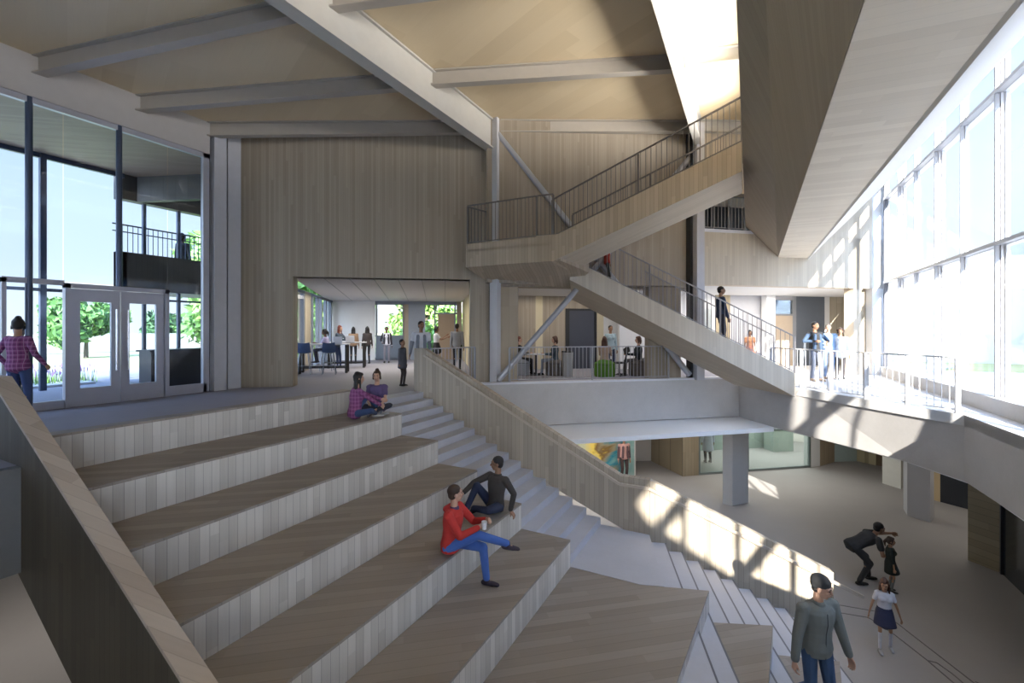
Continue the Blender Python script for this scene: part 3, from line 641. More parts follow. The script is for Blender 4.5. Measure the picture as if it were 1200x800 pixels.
# ------------------------------------------------------------ lower level
def mural():
    m, nt, b = _nt('mural_paint')
    tc = N(nt, 'ShaderNodeTexCoord'); n1 = N(nt, 'ShaderNodeTexNoise'); n1.inputs['Scale'].default_value = .9; n1.inputs['Detail'].default_value = 6; n1.inputs['Distortion'].default_value = 1.6
    nt.links.new(tc.outputs['Object'], n1.inputs['Vector']); sp = N(nt, 'ShaderNodeSeparateXYZ'); nt.links.new(tc.outputs['Object'], sp.inputs[0])
    f = math_(nt, 'ADD', math_(nt, 'MULTIPLY', math_(nt, 'ADD', sp.outputs[0], 5.7), .50), math_(nt, 'MULTIPLY', math_(nt, 'SUBTRACT', n1.outputs['Fac'], .5), .75))
    r = N(nt, 'ShaderNodeValToRGB'); el = r.color_ramp.elements
    cs = [(0., (.45,.50,.40)), (.2, (.50,.48,.30)), (.36, (.75,.55,.10)), (.46, (.18,.10,.03)), (.56, (.30,.26,.16)), (.66, (.02,.22,.30)), (.76, (.25,.45,.42)), (1., (.45,.60,.55))]
    el[0].position, el[0].color = cs[0][0], (*cs[0][1], 1); el[1].position, el[1].color = cs[-1][0], (*cs[-1][1], 1)
    for p, c in cs[1:-1]: x = el.new(p); x.color = (*c, 1)
    nt.links.new(f, r.inputs[0]); nt.links.new(r.outputs[0], b.inputs['Base Color']); return m
def lw(x): return (x, 17.17+.8245*(x+3.76))
pwall('wall_lower_mural', lw(-13), lw(-3.76), -3.9, -1.24, .2, cream_m)
o = MB().wall((-7.4, lw(-7.4)[1]-.04), (-3.80, lw(-3.8)[1]-.04), -3.88, -1.26, .03).build('mural', mural()); tag(o, 'large abstract mural in yellow, brown and teal on the lower level wall', 'mural')
pwall('wall_lower_grey', (-4.6,18.8), (-3.55,19.45), -3.9, -1.24, .15, cream_m)
pwall('wall_lower_side', (-3.76,17.17), (-4.6,18.8), -3.9, -1.24, .15, cream_m)
m = MB(); m.prism([(-3.61,19.36,-3.9),(-2.19,17.87,-3.9),(-1.68,18.3,-3.9),(-2.6,20.3,-3.9)], (0,0,2.66)); st(m.build('wall_lower_wood', boards('wood_lower', (.26,.21,.14),(.36,.30,.21), 0.6, .12)))
# glazed lab wall
ga, gb = V((-1.68,18.3)), V((2.16,21.4))
root = empty('window_8', (0, 19.8, -3.9)); st(root)
MB().wall(ga, gb, -3.85, -1.24, .03).build('window_pane', glass_g, root)
m = MB(); m.wall(ga, gb, -3.9, -3.82, .08); m.wall(ga, gb, -1.32, -1.24, .08)
for t in (0, .42, .985): a = ga.lerp(gb, t); b = ga.lerp(gb, t+.015); m.wall(a, b, -3.9, -1.24, .08)
m.build('window_frame', plain('lab_frame', (.20,.23,.23), .4), root)
st(MB().wall((2.16,21.4),(2.5,21.76),-3.9,-1.24,.3).build('wall_lower_pillar', white_m))
st(MB().wall((2.5,21.76),(3.11,22.73),-3.9,-1.24,.2).build('wall_lower_wood', boards('wood_lower2', (.42,.33,.22),(.52,.42,.30), 1., .12)))
st(MB().wall((3.11,22.73),(3.95,23.3),-3.9,-1.24,.05).build('window_9', plain('lab_far_glass', (.50,.62,.62), .2)))
st(MB().wall((3.95,23.3),(4.5,22.9),-3.9,-1.24,.2).build('wall_lower_wood', boards('wood_lower3', (.40,.35,.22),(.48,.42,.28), 1., .12)))
st(MB().wall((4.5,22.9),(5.4,23.0),-3.9,-1.24,.2).build('wall_lower_wood', boards('wood_lower4', (.16,.12,.08),(.22,.17,.12), 1., .12)))
m = MB(); m.prism([(4.18,20.36,-3.9),(4.59,19.9,-3.9),(5.1,20.4,-3.9),(4.7,20.9,-3.9)], (0,0,2.66)); st(m.build('column', plain('lower_white', (.70,.70,.66))))
m = MB(); m.prism([(4.10,17.15,-3.9),(4.53,16.84,-3.9),(4.75,17.35,-3.9),(4.15,17.75,-3.9)], (0,0,2.75)); st(m.build('column', concrete('concrete_column', (.50,.50,.53), .08)))
m = MB(); m.prism([(-.74,15.65,-3.9),(-.46,15.60,-3.9),(-.03,16.12,-3.9),(-.5,16.4,-3.9)], (0,0,2.66)); st(m.build('column', concrete('concrete_column2', (.48,.47,.46), .08)))
st(MB().wall((5.0,19.3),(5.35,19.0),-3.9,-1.24,.2).build('wall_lower_wood', boards('wood_lower5', (.50,.38,.22),(.60,.46,.28), -.7, .3)))
st(MB().wall((5.35,19.0),(5.9,18.6),-3.9,-1.24,.2).build('door_5', plain('lower_dark_door', (.03,.035,.045), .2)))
st(MB().wall((5.9,18.6),(6.9,17.0),-3.9,-1.24,.2).build('wall_lower', cream_m))
m = MB(); m.prism([(4.58,14.51,-3.9),(4.98,14.08,-3.9),(5.6,14.3,-3.9),(5.6,14.9,-3.9)], (0,0,2.66)); st(m.build('wall_lower_pier', boards('wood_lower6', (.24,.20,.13),(.32,.27,.18), -.8, .16, 'W')))
root = empty('window_10', (5, 10, -3.9)); st(root)
MB().box(5.0,5.03,-3,14.08,-3.9,-1.24).build('window_pane', plain('dark_lower_glass', (.025,.03,.035), .12), root)
m = MB(); 
for k in range(8): m.box(4.96,5.02,14.0-k*1.3,14.05-k*1.3,-3.9,-1.24)
m.build('window_mullion', dark_m, root)
st(MB().box(6.9,7.1,-3,24,-3.9,-.5).build('wall_lower_right', cream_m))
st(MB().wall((-2.6,20.3),(-3,27),-3.9,-1.24,.2,-1).build('wall_lab_left', cream_m)); st(MB().wall((4.5,23.3),(4.6,27),-3.9,-1.24,.2).build('wall_lab_right', cream_m)); st(MB().box(-4,5,26,26.2,-3.9,-1.24).build('wall_lab_back', cream_m))
m = MB(); m.wall((-2.0,22.0),(.9,24.2),-3.9,-3.0,.6); o = m.build('lab_bench', plain('lab_green', (.36,.42,.38), .5)); tag(o, 'long grey green laboratory bench with a white top behind the glass wall', 'lab bench')
MB().wall((-2.05,21.95),(.95,24.2),-3.0,-2.95,.7).build('bench_top', white_m, o)
m = MB(); m.wall((.95,23.3),(1.75,23.9),-3.9,-2.95,.6); o = m.build('lab_cabinet', plain('lab_green', (.36,.42,.38), .5)); tag(o, 'square grey green laboratory cabinet at the end of the bench', 'cabinet')
MB().wall((.92,23.25),(1.8,23.9),-2.95,-2.9,.66).build('cabinet_top', plain('dark_top', (.05,.06,.06), .4), o)
# thin joints in the lower floor
m = MB(); z = -3.897
def jl(pts):
    for a, b in zip(pts, pts[1:]): m.bar((*a, z), (*b, z), .018, .006)
jl([(1.5,10.95),(2.15,11.04),(2.42,10.8),(3.1,9.45),(3.5,8.2)]); jl([(1.45,10.65),(2.0,10.74),(2.3,10.35),(2.6,9.8),(3.0,8.9)]); jl([(2.6,9.8),(2.72,9.8),(2.85,9.6),(3.1,9.0)]); jl([(3.1,9.55),(3.2,9.5),(3.35,9.2)])
st(m.build('floor_joint', plain('joint_dark', (.14,.13,.13))))
# ------------------------------------------------------------ people
def lerp(a, b, t): return a+(b-a)*t
class Body:
    """closed pieces that a voxel remesh fuses into one continuous surface"""
    def __init__(s): s.m = MB()
    def ring(s, stations, n=12):
        """stations: (centre, rx, ry, side, front) elliptical rings, closed by rounded caps"""
        vs, fs = [], []
        k = len(stations)
        for c, rx, ry, a, b in stations:
            for i in range(n):
                t = 2*math.pi*i/n; vs.append(c+a*(math.cos(t)*rx)+b*(math.sin(t)*ry))
        for j in range(k-1):
            for i in range(n): fs.append((j*n+i, j*n+(i+1) % n, (j+1)*n+(i+1) % n, (j+1)*n+i))
        for j, d in ((0, -1), (k-1, 1)):
            c = stations[j][0]; o = stations[j-d][0] if k > 1 else c
            tip = c+(c-o).normalized()*min(stations[j][1], stations[j][2])*.55
            vs.append(tip); ti = len(vs)-1
            for i in range(n): fs.append((j*n+i, j*n+(i+1) % n, ti))
        s.m.add(vs, fs); return s
    def cap(s, p, q, r1, r2, n=10, flat=None, fk=1.):
        """tapered capsule; flat: direction squashed by fk"""
        p, q = V(p), V(q); d = (q-p)
        if d.length < 1e-5: d = V((0,0,1e-4))
        dn = d.normalized(); u = V((0,0,1)) if abs(dn.z) < .95 else V((1,0,0))
        if flat is not None:
            f = V(flat); f = (f-dn*f.dot(dn))
            if f.length < 1e-3: f = dn.cross(u)
            b = f.normalized(); a = dn.cross(b)
        else: a = dn.cross(u).normalized(); b = dn.cross(a)
        st_ = []
        for t in (-.92, -.6): st_.append((p+dn*r1*t, r1*math.sqrt(1-t*t), t))
        st_ += [(p, r1, 0), (q, r2, 0)]
        for t in (.6, .92): st_.append((q+dn*r2*t, r2*math.sqrt(1-t*t), t))
        return s.ring([(c, r, r*fk, a, b) for c, r, _ in st_], n)
    def ball(s, c, rx, ry, rz, A=None, n=12):
        c = V(c); vs, fs = [], []; A = A or Matrix.Identity(3); m = 8
        for j in range(1, m):
            ph = math.pi*j/m
            for i in range(n):
                t = 2*math.pi*i/n; vs.append(c+A @ V((rx*math.sin(ph)*math.cos(t), ry*math.sin(ph)*math.sin(t), rz*math.cos(ph))))
        for j in range(m-2):
            for i in range(n): fs.append((j*n+i, j*n+(i+1) % n, (j+1)*n+(i+1) % n, (j+1)*n+i))
        vs += [c+A @ V((0,0,rz)), c-A @ V((0,0,rz))]; a, b = len(vs)-2, len(vs)-1
        for i in range(n): fs += [(i, (i+1) % n, a), ((m-2)*n+i, (m-2)*n+(i+1) % n, b)]
        s.m.add(vs, fs); return s
    def build(s, name, mat, parent=None, vox=.012, sm=3, label=None):
        o = s.m.build(name, mat, parent)
        r = o.modifiers.new('remesh', 'REMESH'); r.mode = 'VOXEL'; r.voxel_size = vox; r.use_smooth_shade = True
        k = o.modifiers.new('smooth', 'SMOOTH'); k.factor = .5; k.iterations = sm
        if label: o['label'] = label
        return o
def ik(a, b, l1, l2, pole):
    d = b-a; L_ = d.length
    if L_ > (l1+l2)*.999: b = a+d.normalized()*(l1+l2)*.999; d = b-a; L_ = d.length
    x = (l1*l1-l2*l2+L_*L_)/(2*L_); h = math.sqrt(max(0., l1*l1-x*x)); dn = d.normalized()
    p = V(pole); p = p-dn*p.dot(dn)
    if p.length < 1e-4: p = V((0,0,1)).cross(dn)
    return a+dn*x+p.normalized()*h, b
def plaid(name, c1, c2, c3):
    if name in MATS: return MATS[name]
    m, nt, b = _nt(name); tc = N(nt, 'ShaderNodeTexCoord'); sp = N(nt, 'ShaderNodeSeparateXYZ'); nt.links.new(tc.outputs['Object'], sp.inputs[0])
    def band(o, f, w, ph=0.): return math_(nt, 'LESS_THAN', math_(nt, 'FRACT', math_(nt, 'ADD', math_(nt, 'MULTIPLY', o, f), ph)), w)
    h = math_(nt, 'ADD', sp.outputs[0], math_(nt, 'MULTIPLY', sp.outputs[1], .7))
    f = math_(nt, 'MULTIPLY', math_(nt, 'ADD', band(h, 14, .4), band(sp.outputs[2], 14, .4)), .5); g_ = math_(nt, 'MAXIMUM', band(h, 14, .08, .3), band(sp.outputs[2], 14, .08, .3))
    a = N(nt, 'ShaderNodeMix', data_type='RGBA'); nt.links.new(f, a.inputs['Factor']); a.inputs[6].default_value = (*c1, 1); a.inputs[7].default_value = (*c2, 1)
    c = N(nt, 'ShaderNodeMix', data_type='RGBA'); nt.links.new(g_, c.inputs['Factor']); nt.links.new(a.outputs[2], c.inputs[6]); c.inputs[7].default_value = (*c3, 1)
    nt.links.new(c.outputs[2], b.inputs['Base Color']); b.inputs['Roughness'].default_value = .85; MATS[name] = m; return m
def cloth(c, name=None): return plain(name or 'cloth_%02d%02d%02d' % tuple(int(x*99) for x in c), c, .85, noise=.10, scale=14.)
SKIN = {'light': (.52,.31,.22), 'mid': (.38,.21,.13), 'tan': (.28,.15,.09), 'dark': (.11,.055,.035)}
HAIRC = {'black': (.012,.010,.010), 'brown': (.05,.028,.018), 'red': (.16,.035,.02), 'grey': (.10,.095,.09), 'auburn': (.09,.04,.025)}
def person(label, loc, yaw, H=1.72, sex='m', skin='mid', hair='black', hs='short', top=(.2,.2,.2), sleeve='long', bottom=(.06,.08,.14), legs='trousers', shoes=(.02,.02,.02),
           pelvis=None, lean=(0,0,1), lhand=None, rhand=None, lfoot=None, rfoot=None, lknee=(0,1,0), rknee=(0,1,0), lelbow=None, relbow=None, lftd=(0,1,0), rftd=(0,1,0),
           look=(0,1,0), hero=False, topmat=None, collar=None, curl=.5, point=None, group=None, hem=0., hat=None, backpack=None, lhd=None, rhd=None, jacket=None, socks=None, vest=None):
    """local frame: faces +Y, +X is the person's right. hands/feet targets in metres at H=1.75 relative to loc"""
    s = H/1.75; loc = V(loc); cz, sz_ = math.cos(yaw), math.sin(yaw)
    Mz = Matrix(((cz,-sz_,0),(sz_,cz,0),(0,0,1)))
    G = lambda v: loc+Mz @ (V(v)*s)
    D = lambda v: (Mz @ V(v)).normalized()
    f_ = sex == 'f'; kid = H < 1.35
    pel = V(pelvis or (0,0,.95)); up = V(lean).normalized(); side = V((1,0,0)); front = up.cross(side)*-1.; front = side.cross(up)*-1 if False else up.cross(side)
    if front.y < 0 and abs(up.z) > .3: front = -front
    side_ = front.cross(up); side = V((1,0,0))
    neck = pel+up*.50; sw = (.165 if f_ else .19)*(.92 if kid else 1); sh = {1: neck-up*.055+side*sw, -1: neck-up*.055-side*sw}
    lk = V(look).normalized()
    headk = 1.12 if kid else 1.
    hup = (V((0,0,1))*.75+up*.45); hup = (hup-lk*hup.dot(lk)*.85).normalized(); hs_ = lk.cross(hup).normalized(); lkf = hup.cross(hs_).normalized()
    hc = neck+up*.06+hup*.125+lkf*.015
    hip = {1: pel+side*.095-up*.01, -1: pel-side*.095-up*.01}
    ft = {1: V(rfoot or (.10,0,0)), -1: V(lfoot or (-.10,0,0))}; fd = {1: V(rftd), -1: V(lftd)}; kp = {1: rknee, -1: lknee}
    ank = {}; kn = {}
    for q in (1,-1):
        a = ft[q]+V((0,0,.085)); kn[q], ank[q] = ik(hip[q], a, .435, .43, kp[q])
    hd = {1: V(rhand or (.25,.02,.80)), -1: V(lhand or (-.25,.02,.80))}; ep = {1: relbow or (.5,-1,-.1), -1: lelbow or (-.5,-1,-.1)}
    el, wr = {}, {}
    for q in (1,-1): el[q], wr[q] = ik(sh[q], hd[q], .295, .265, ep[q])
    vox = .008 if hero else .014
    sk = plain('skin_'+skin, SKIN[skin], .55, noise=.05, scale=9); hm = plain('hair_'+hair, HAIRC[hair], .6, noise=.25, scale=40)
    B = Body(); g = lambda p: G(p); R_ = s
    rows = lambda *st_: [(G(c), rx*s, ry*s, D(side), D(front)) for c, rx, ry in st_]
    # torso
    tw = .86 if f_ else 1.; 
    def torso(B, o, lo=-.08, hi=.47):
        prof = [(-.08,.145,.105),(.0,.158,.115),(.10,.138 if not f_ else .125,.10),(.20,.135 if not f_ else .12,.098),(.32,.158*tw,.115),(.42,.165*tw,.105),(.465,.125*tw,.085),(.50,.06,.06)]
        B.ring(rows(*[(pel+up*h, (w+o), (d+o)) for h, w, d in prof if lo-.001 <= h <= hi+.001]), 16)
        if f_ and hi > .4:
            for q in (1,-1): B.ball(g(pel+up*.335+side*q*.065+front*.075), (.062+o)*s, (.058+o)*s, (.062+o)*s)
    torso(B, -.008, -.08, .5)
    for q in (1,-1): B.cap(g(sh[q]+up*.01-side*q*.03), g(sh[q]), .05*s, .052*s)
    B.cap(g(neck-up*.03), g(hc-hup*.06-lkf*.02), .055*s, .05*s)
    # head
    HR = Matrix((D(hs_), D(lkf), D(hup))).transposed()
    hk = s*headk
    hp = lambda x, y, z: g(hc)+HR @ (V((x, y, z))*hk)
    B.ball(hp(0,-.008,.022), .075*hk, .094*hk, .092*hk, HR, 16)
    B.ball(hp(0,.028,-.045), .056*hk, .060*hk, .066*hk, HR, 14)
    B.ball(hp(0,.052,-.088), .030*hk, .026*hk, .022*hk, HR)
    B.cap(hp(0,.088,.012), hp(0,.104,-.022), .009*hk, .0145*hk)
    for q in (1,-1):
        B.ball(hp(q*.078,-.004,-.012), .010*hk, .020*hk, .030*hk, HR)
        B.ball(hp(q*.036,.070,-.022), .022*hk, .018*hk, .02*hk, HR)
        B.cap(hp(q*.015,.086,.026), hp(q*.05,.074,.028), .009*hk, .008*hk)
    B.cap(hp(-.018,.084,-.052), hp(.018,.084,-.052), .009*hk, .009*hk)
    # limbs
    k_ = .88 if f_ else 1.; k_ *= .9 if kid else 1.
    for q in (1,-1):
        B.cap(g(sh[q]), g(el[q]), .047*s*k_, .036*s*k_); B.cap(g(el[q]), g(wr[q]), .038*s*k_, .024*s*k_)
        B.cap(g(lerp(sh[q], el[q], .35)), g(lerp(sh[q], el[q], .65)), .046*s*k_, .042*s*k_)
        B.cap(g(hip[q]), g(kn[q]), .078*s*k_, .052*s*k_); B.cap(g(kn[q]), g(ank[q]), .052*s*k_, .034*s*k_)
        B.cap(g(lerp(kn[q], ank[q], .22)+V((0,-.012,0))), g(lerp(kn[q], ank[q], .45)), .052*s*k_, .042*s*k_)
        fdn = fd[q].normalized(); a = ank[q]
        B.cap(g(a-V((0,0,.03))-fdn*.02), g(a+fdn*.10-V((0,0,.045))), .028*s, .02*s)
        # hand
        hdir = (wr[q]-el[q]).normalized()
        hv = (lhd if q < 0 else rhd)
        if hv is not None: hdir = V(hv).normalized()
        inn = V((-q, .25, 0)); palm = (inn-hdir*inn.dot(hdir))
        palm = palm.normalized() if palm.length > .05 else V((0,0,-1)); across = hdir.cross(palm).normalized()
        if across.y < 0 and abs(across.y) > .2: across = -across
        fs_ = s*(.92 if f_ else 1.)
        P0 = wr[q]+hdir*.02; P1_ = wr[q]+hdir*.085
        B.cap(g(P0+across*.012), g(P1_+across*.024), .021*fs_, .018*fs_, flat=D(palm), fk=.62); B.cap(g(P0-across*.012), g(P1_-across*.026), .021*fs_, .017*fs_, flat=D(palm), fk=.62)
        B.cap(g(P0), g(P1_), .024*fs_, .02*fs_, flat=D(palm), fk=.6)
        cu = curl if not (point == q) else 0.
        for j, (o_, ln) in enumerate(((.032,.068),(.011,.076),(-.011,.071),(-.032,.056))):
            c_ = cu if not (point == q and j > 0) else 1.4
            if point == q and j == 0: c_ = 0.
            b0 = P1_+across*o_; d1 = (hdir*math.cos(c_*.7)+palm*math.sin(c_*.7)); d2 = (hdir*math.cos(c_*1.6)+palm*math.sin(c_*1.6)); d3 = (hdir*math.cos(c_*2.4)+palm*math.sin(c_*2.4))
            k1 = b0+d1*ln*.45; k2 = k1+d2*ln*.32; k3 = k2+d3*ln*.25
            B.cap(g(b0), g(k1), .0095*fs_, .009*fs_, 8); B.cap(g(k1), g(k2), .009*fs_, .0082*fs_, 8); B.cap(g(k2), g(k3), .0082*fs_, .0072*fs_, 8)
        t0 = P0+across*.018+palm*.004; t1 = t0+(hdir*.7+across*.62+palm*.25).normalized()*.042; t2 = t1+(hdir*.9+across*.2+palm*.4).normalized()*.032
        B.cap(g(t0), g(t1), .0135*fs_, .011*fs_, 8); B.cap(g(t1), g(t2), .011*fs_, .0085*fs_, 8)
    body = B.build('person', sk, None, vox, 2 if hero else 3)
    tag(body, label, 'person', group)
    # eyes, brows, mouth
    m = Body()
    for q in (1,-1): m.ball(hp(q*.031,.083,.012), .0115*hk, .007*hk, .0065*hk, HR, 8)
    m.m.build('eyes', plain('eye_dark', (.03,.02,.02), .3), body, smooth=True)
    m = Body(); m.cap(hp(-.02,.0925,-.052), hp(.02,.0925,-.052), .0042*hk, .0042*hk, 8); m.m.build('lips', plain('lips_'+skin, tuple(x*y for x, y in zip(SKIN[skin], (.75,.5,.5))), .5), body, smooth=True)
    m = Body()
    for q in (1,-1): m.cap(hp(q*.017,.092,.032), hp(q*.047,.082,.034), .0038*hk, .0028*hk, 8)
    m.m.build('eyebrows', hm, body, smooth=True)
    # hair / hat
    if hat:
        m = Body(); m.ball(hp(0,-.022,.058), .089*hk, .106*hk, .088*hk, HR, 16); m.ball(hp(0,-.045,.02), .084*hk, .075*hk, .06*hk, HR, 14)
        o = m.build('beanie', cloth(hat), body, vox, 3)
        m = Body(); m.ball(hp(0,-.048,-.035), .070*hk, .05*hk, .04*hk, HR); m.build('hair', hm, body, vox, 2)
    else:
        m = Body(); m.ball(hp(0,-.022,.040), .083*hk, .098*hk, .086*hk, HR, 16); m.ball(hp(0,-.045,-.01), .076*hk, .064*hk, .075*hk, HR)
        if hs == 'bald': m = Body(); m.ball(hp(0,-.04,0), .079*hk, .068*hk, .06*hk, HR)
        if hs in ('long', 'pony', 'bun', 'bob', 'curly'):
            for q in (1,-1): m.cap(hp(q*.066,.02,.04), hp(q*.075,-.005,-.06), .022*hk, .02*hk)
            m.cap(hp(0,.05,.088), hp(0,-.04,.10), .035*hk, .05*hk)
        if hs == 'long':
            for a in (-.062,-.03,0,.03,.062): m.cap(hp(a,-.05,-.02), hp(a*1.35,-.075+abs(a)*.3,-.30), .036*hk, .024*hk)
            for q in (1,-1): m.cap(hp(q*.075,.012,-.04), hp(q*.09,.02,-.22), .022*hk, .016*hk)
        if hs == 'pony': m.cap(hp(0,-.11,.04), hp(0,-.15,-.03), .028*hk, .036*hk); m.cap(hp(0,-.15,-.03), hp(0,-.13,-.17), .036*hk, .014*hk)
        if hs == 'bun': m.ball(hp(.01,-.075,.120), .045*hk, .05*hk, .038*hk, HR)
        if hs == 'bob':
            for q in (1,-1): m.cap(hp(q*.07,-.01,0), hp(q*.078,.0,-.10), .03*hk, .024*hk)
            m.cap(hp(0,-.07,-.02), hp(0,-.075,-.10), .06*hk, .045*hk)
        if hs == 'curly':
            rr = random.Random(3)
            for _ in range(34):
                d = V((rr.gauss(0,1), rr.gauss(-.5,.8), rr.gauss(.3,.8))).normalized(); m.ball(hp(d.x*.095, -.03+d.y*.10, .02+d.z*.10), .034*hk, .034*hk, .034*hk, HR, 8)
        m.build('hair', hm, body, vox, 3)
    # top
    if sleeve != 'none':
        m = Body(); o_ = .021 if not jacket else .028
        lo = -.08 if legs in ('trousers', 'shorts') else .05
        torso(m, o_, lo, .465)
        if hem > 0: m.ring(rows(*[(pel+up*h-up*0, .155+o_+x_, .115+o_+x_) for h, x_ in ((.05,0.),(-.06,.006),(-.08-hem, .012+hem*.12))]), 16)
        m.cap(g(sh[1]-side*.04), g(sh[-1]+side*.04), .058*s, .058*s)
        for q in (1,-1):
            r0, r1, r2 = (.064, .052, .041); kk = k_*(1.1 if jacket else 1.)
            m.cap(g(sh[q]-side*q*.03+up*.004), g(sh[q]+side*q*.004), .062*s, .066*s*kk)
            if sleeve == 'long':
                m.cap(g(sh[q]), g(el[q]), r0*s*kk, r1*s*kk); m.cap(g(el[q]), g(lerp(el[q], wr[q], .93)), r1*s*kk, r2*s*kk)
            elif sleeve == 'mid':
                m.cap(g(sh[q]), g(el[q]), r0*s*kk, r1*s*kk); m.cap(g(el[q]), g(lerp(el[q], wr[q], .35)), r1*s*kk, r1*.95*s*kk)
            else: m.cap(g(sh[q]), g(lerp(sh[q], el[q], .55)), r0*s*kk, .064*s*kk)
        tm = topmat or cloth(top)
        o = m.build('jacket' if jacket else 'shirt', tm, body, vox, 3)
        if jacket:      # front closing seam and stand-up collar
            c = MB(); 
            for h0, h1 in ((-.08,.1),(.1,.2),(.2,.32),(.32,.44)):
                dd = {-.08:.131,.1:.126,.2:.124,.32:.141,.44:.128}
                c.bar(g(pel+up*h0+front*dd[h0]), g(pel+up*h1+front*dd[h1]), .010*s, .008*s)
            c.build('zip', plain('zip_dark', (.03,.03,.03), .5), o)
            c = Body(); c.ring(rows((neck-up*.055, .088,.088),(neck+up*.015,.066,.07)), 14); c.build('collar', tm, o, vox, 2)
        if collar:
            c = Body(); c.ring(rows((neck-up*.05, .082,.082),(neck+up*.012,.062,.066)), 14); c.build('collar', cloth(collar), body, vox, 2)
        if vest:        # open jacket panels over the shirt
            c = Body()
            for q in (1,-1): c.cap(g(pel+side*q*.10+front*.10+up*.0), g(pel+side*q*.085+front*.11+up*.40), .05*s, .045*s)
            c.cap(g(pel-front*.08-up*.02), g(pel-front*.07+up*.38), .14*s, .14*s, flat=D(front), fk=.5)
            for q in (1,-1): c.cap(g(sh[q]), g(el[q]), .064*s, .054*s); c.cap(g(el[q]), g(lerp(el[q], wr[q], .85)), .053*s, .042*s)
            c.build('jacket', cloth(vest), body, vox, 3)
    # legs
    if legs in ('trousers', 'shorts'):
        m = Body(); torso(m, .012, -.08, .10)
        for q in (1,-1):
            m.cap(g(hip[q]), g(kn[q]), .089*s*k_, .063*s*k_)
            if legs == 'trousers': m.cap(g(kn[q]), g(lerp(kn[q], ank[q], .97)), .063*s*k_, .049*s*k_)
        m.build('trousers' if legs == 'trousers' else 'shorts', cloth(bottom), body, vox, 3)
    if legs in ('skirt', 'dress'):
        m = Body(); mk = (kn[1]+kn[-1])/2; end = lerp(pel, mk, .72)
        dz = V((0,0,0)); ax = (end-pel).normalized(); fr2 = side.cross(ax).normalized()
        m.ring([(G(pel+up*.13), .14*s, .112*s, D(side), D(front)), (G(pel), .182*s, .148*s, D(side), D(front)), (G(end), .235*s, .205*s, D(side), D(fr2))], 18)
        m.build('skirt' if legs == 'skirt' else 'dress_skirt', cloth(bottom), body, vox, 3)
    if socks:
        m = Body()
        for q in (1,-1): m.cap(g(lerp(kn[q], ank[q], .12)), g(ank[q]), .052*s*k_, .04*s*k_)
        m.build('socks', cloth(socks), body, vox, 2)
    if shoes:
        for q in (1,-1):
            m = Body(); fdn = fd[q].normalized(); a = ank[q]; z_ = V((0,0,1)); dn = -fdn.cross(V((1,0,0))) if False else V((0,0,-1))
            dn = (V((0,0,-1))+fdn*fdn.z); dn = dn.normalized() if dn.length > .1 else V((0,1,0))
            m.cap(g(a+dn*.045-fdn*.035), g(a+dn*.052+fdn*.09), .043*s, .041*s, flat=D(dn), fk=.8); m.cap(g(a+dn*.05+fdn*.08), g(a+dn*.058+fdn*.15), .043*s, .034*s, flat=D(dn), fk=.72)
            m.cap(g(a), g(a+dn*.03), .042*s*k_, .042*s*k_)
            m.build('shoe', cloth(shoes), body, vox, 2)
    if backpack:
        m = Body(); m.cap(g(pel+up*.12-front*.17), g(pel+up*.38-front*.16), .11*s, .10*s, flat=D(front), fk=.65); m.build('backpack_on_back', cloth(backpack), body, vox, 3)
    return body, dict(wr={k: G(v) for k, v in wr.items()}, s=s)
def yw(dx, dy): return math.atan2(-dx, dy)
FW = V((-.463, .886)); RW = V((.886, .463))
def cy(r, f): d = RW*r+FW*f; return yw(d.x, d.y)          # heading from viewer terms: r to the right, f away
# two women on the second tier
person('woman in a purple plaid jacket and jeans sitting sideways on the second tier', (-6.66,6.33,-.15), cy(.75,.55), 1.66, 'f', 'light', 'black', 'long',
       topmat=plaid('purple_plaid', (.26,.07,.20), (.16,.04,.13), (.34,.16,.30)), bottom=(.04,.07,.17), shoes=(.40,.38,.37), pelvis=(0,-.05,.12), lean=(0,.12,1), rfoot=(.12,.34,.0), lfoot=(-.06,.52,.0),
       rknee=(1,.5,.25), lknee=(-.1,.2,1), rhand=(.10,.50,.20), lhand=(-.02,.50,.34), look=(.12,1,-.05), hero=True)
person('woman in a violet T-shirt sitting cross-legged on the second tier beside her friend', (-6.72,6.93,-.15), cy(.12,-1), 1.66, 'f', 'light', 'brown', 'bun',
       top=(.10,.07,.17), sleeve='short', bottom=(.03,.03,.045), shoes=(.20,.22,.26), pelvis=(0,-.02,.12), lean=(0,.10,1), rfoot=(-.10,.28,.03), lfoot=(.10,.32,.0), rknee=(1,.35,.25), lknee=(-1,.35,.35),
       rhand=(.06,.34,.13), lhand=(-.06,.34,.15), relbow=(1,-.1,-.3), lelbow=(-1,-.1,-.3), look=(.05,1,-.05), hero=True)
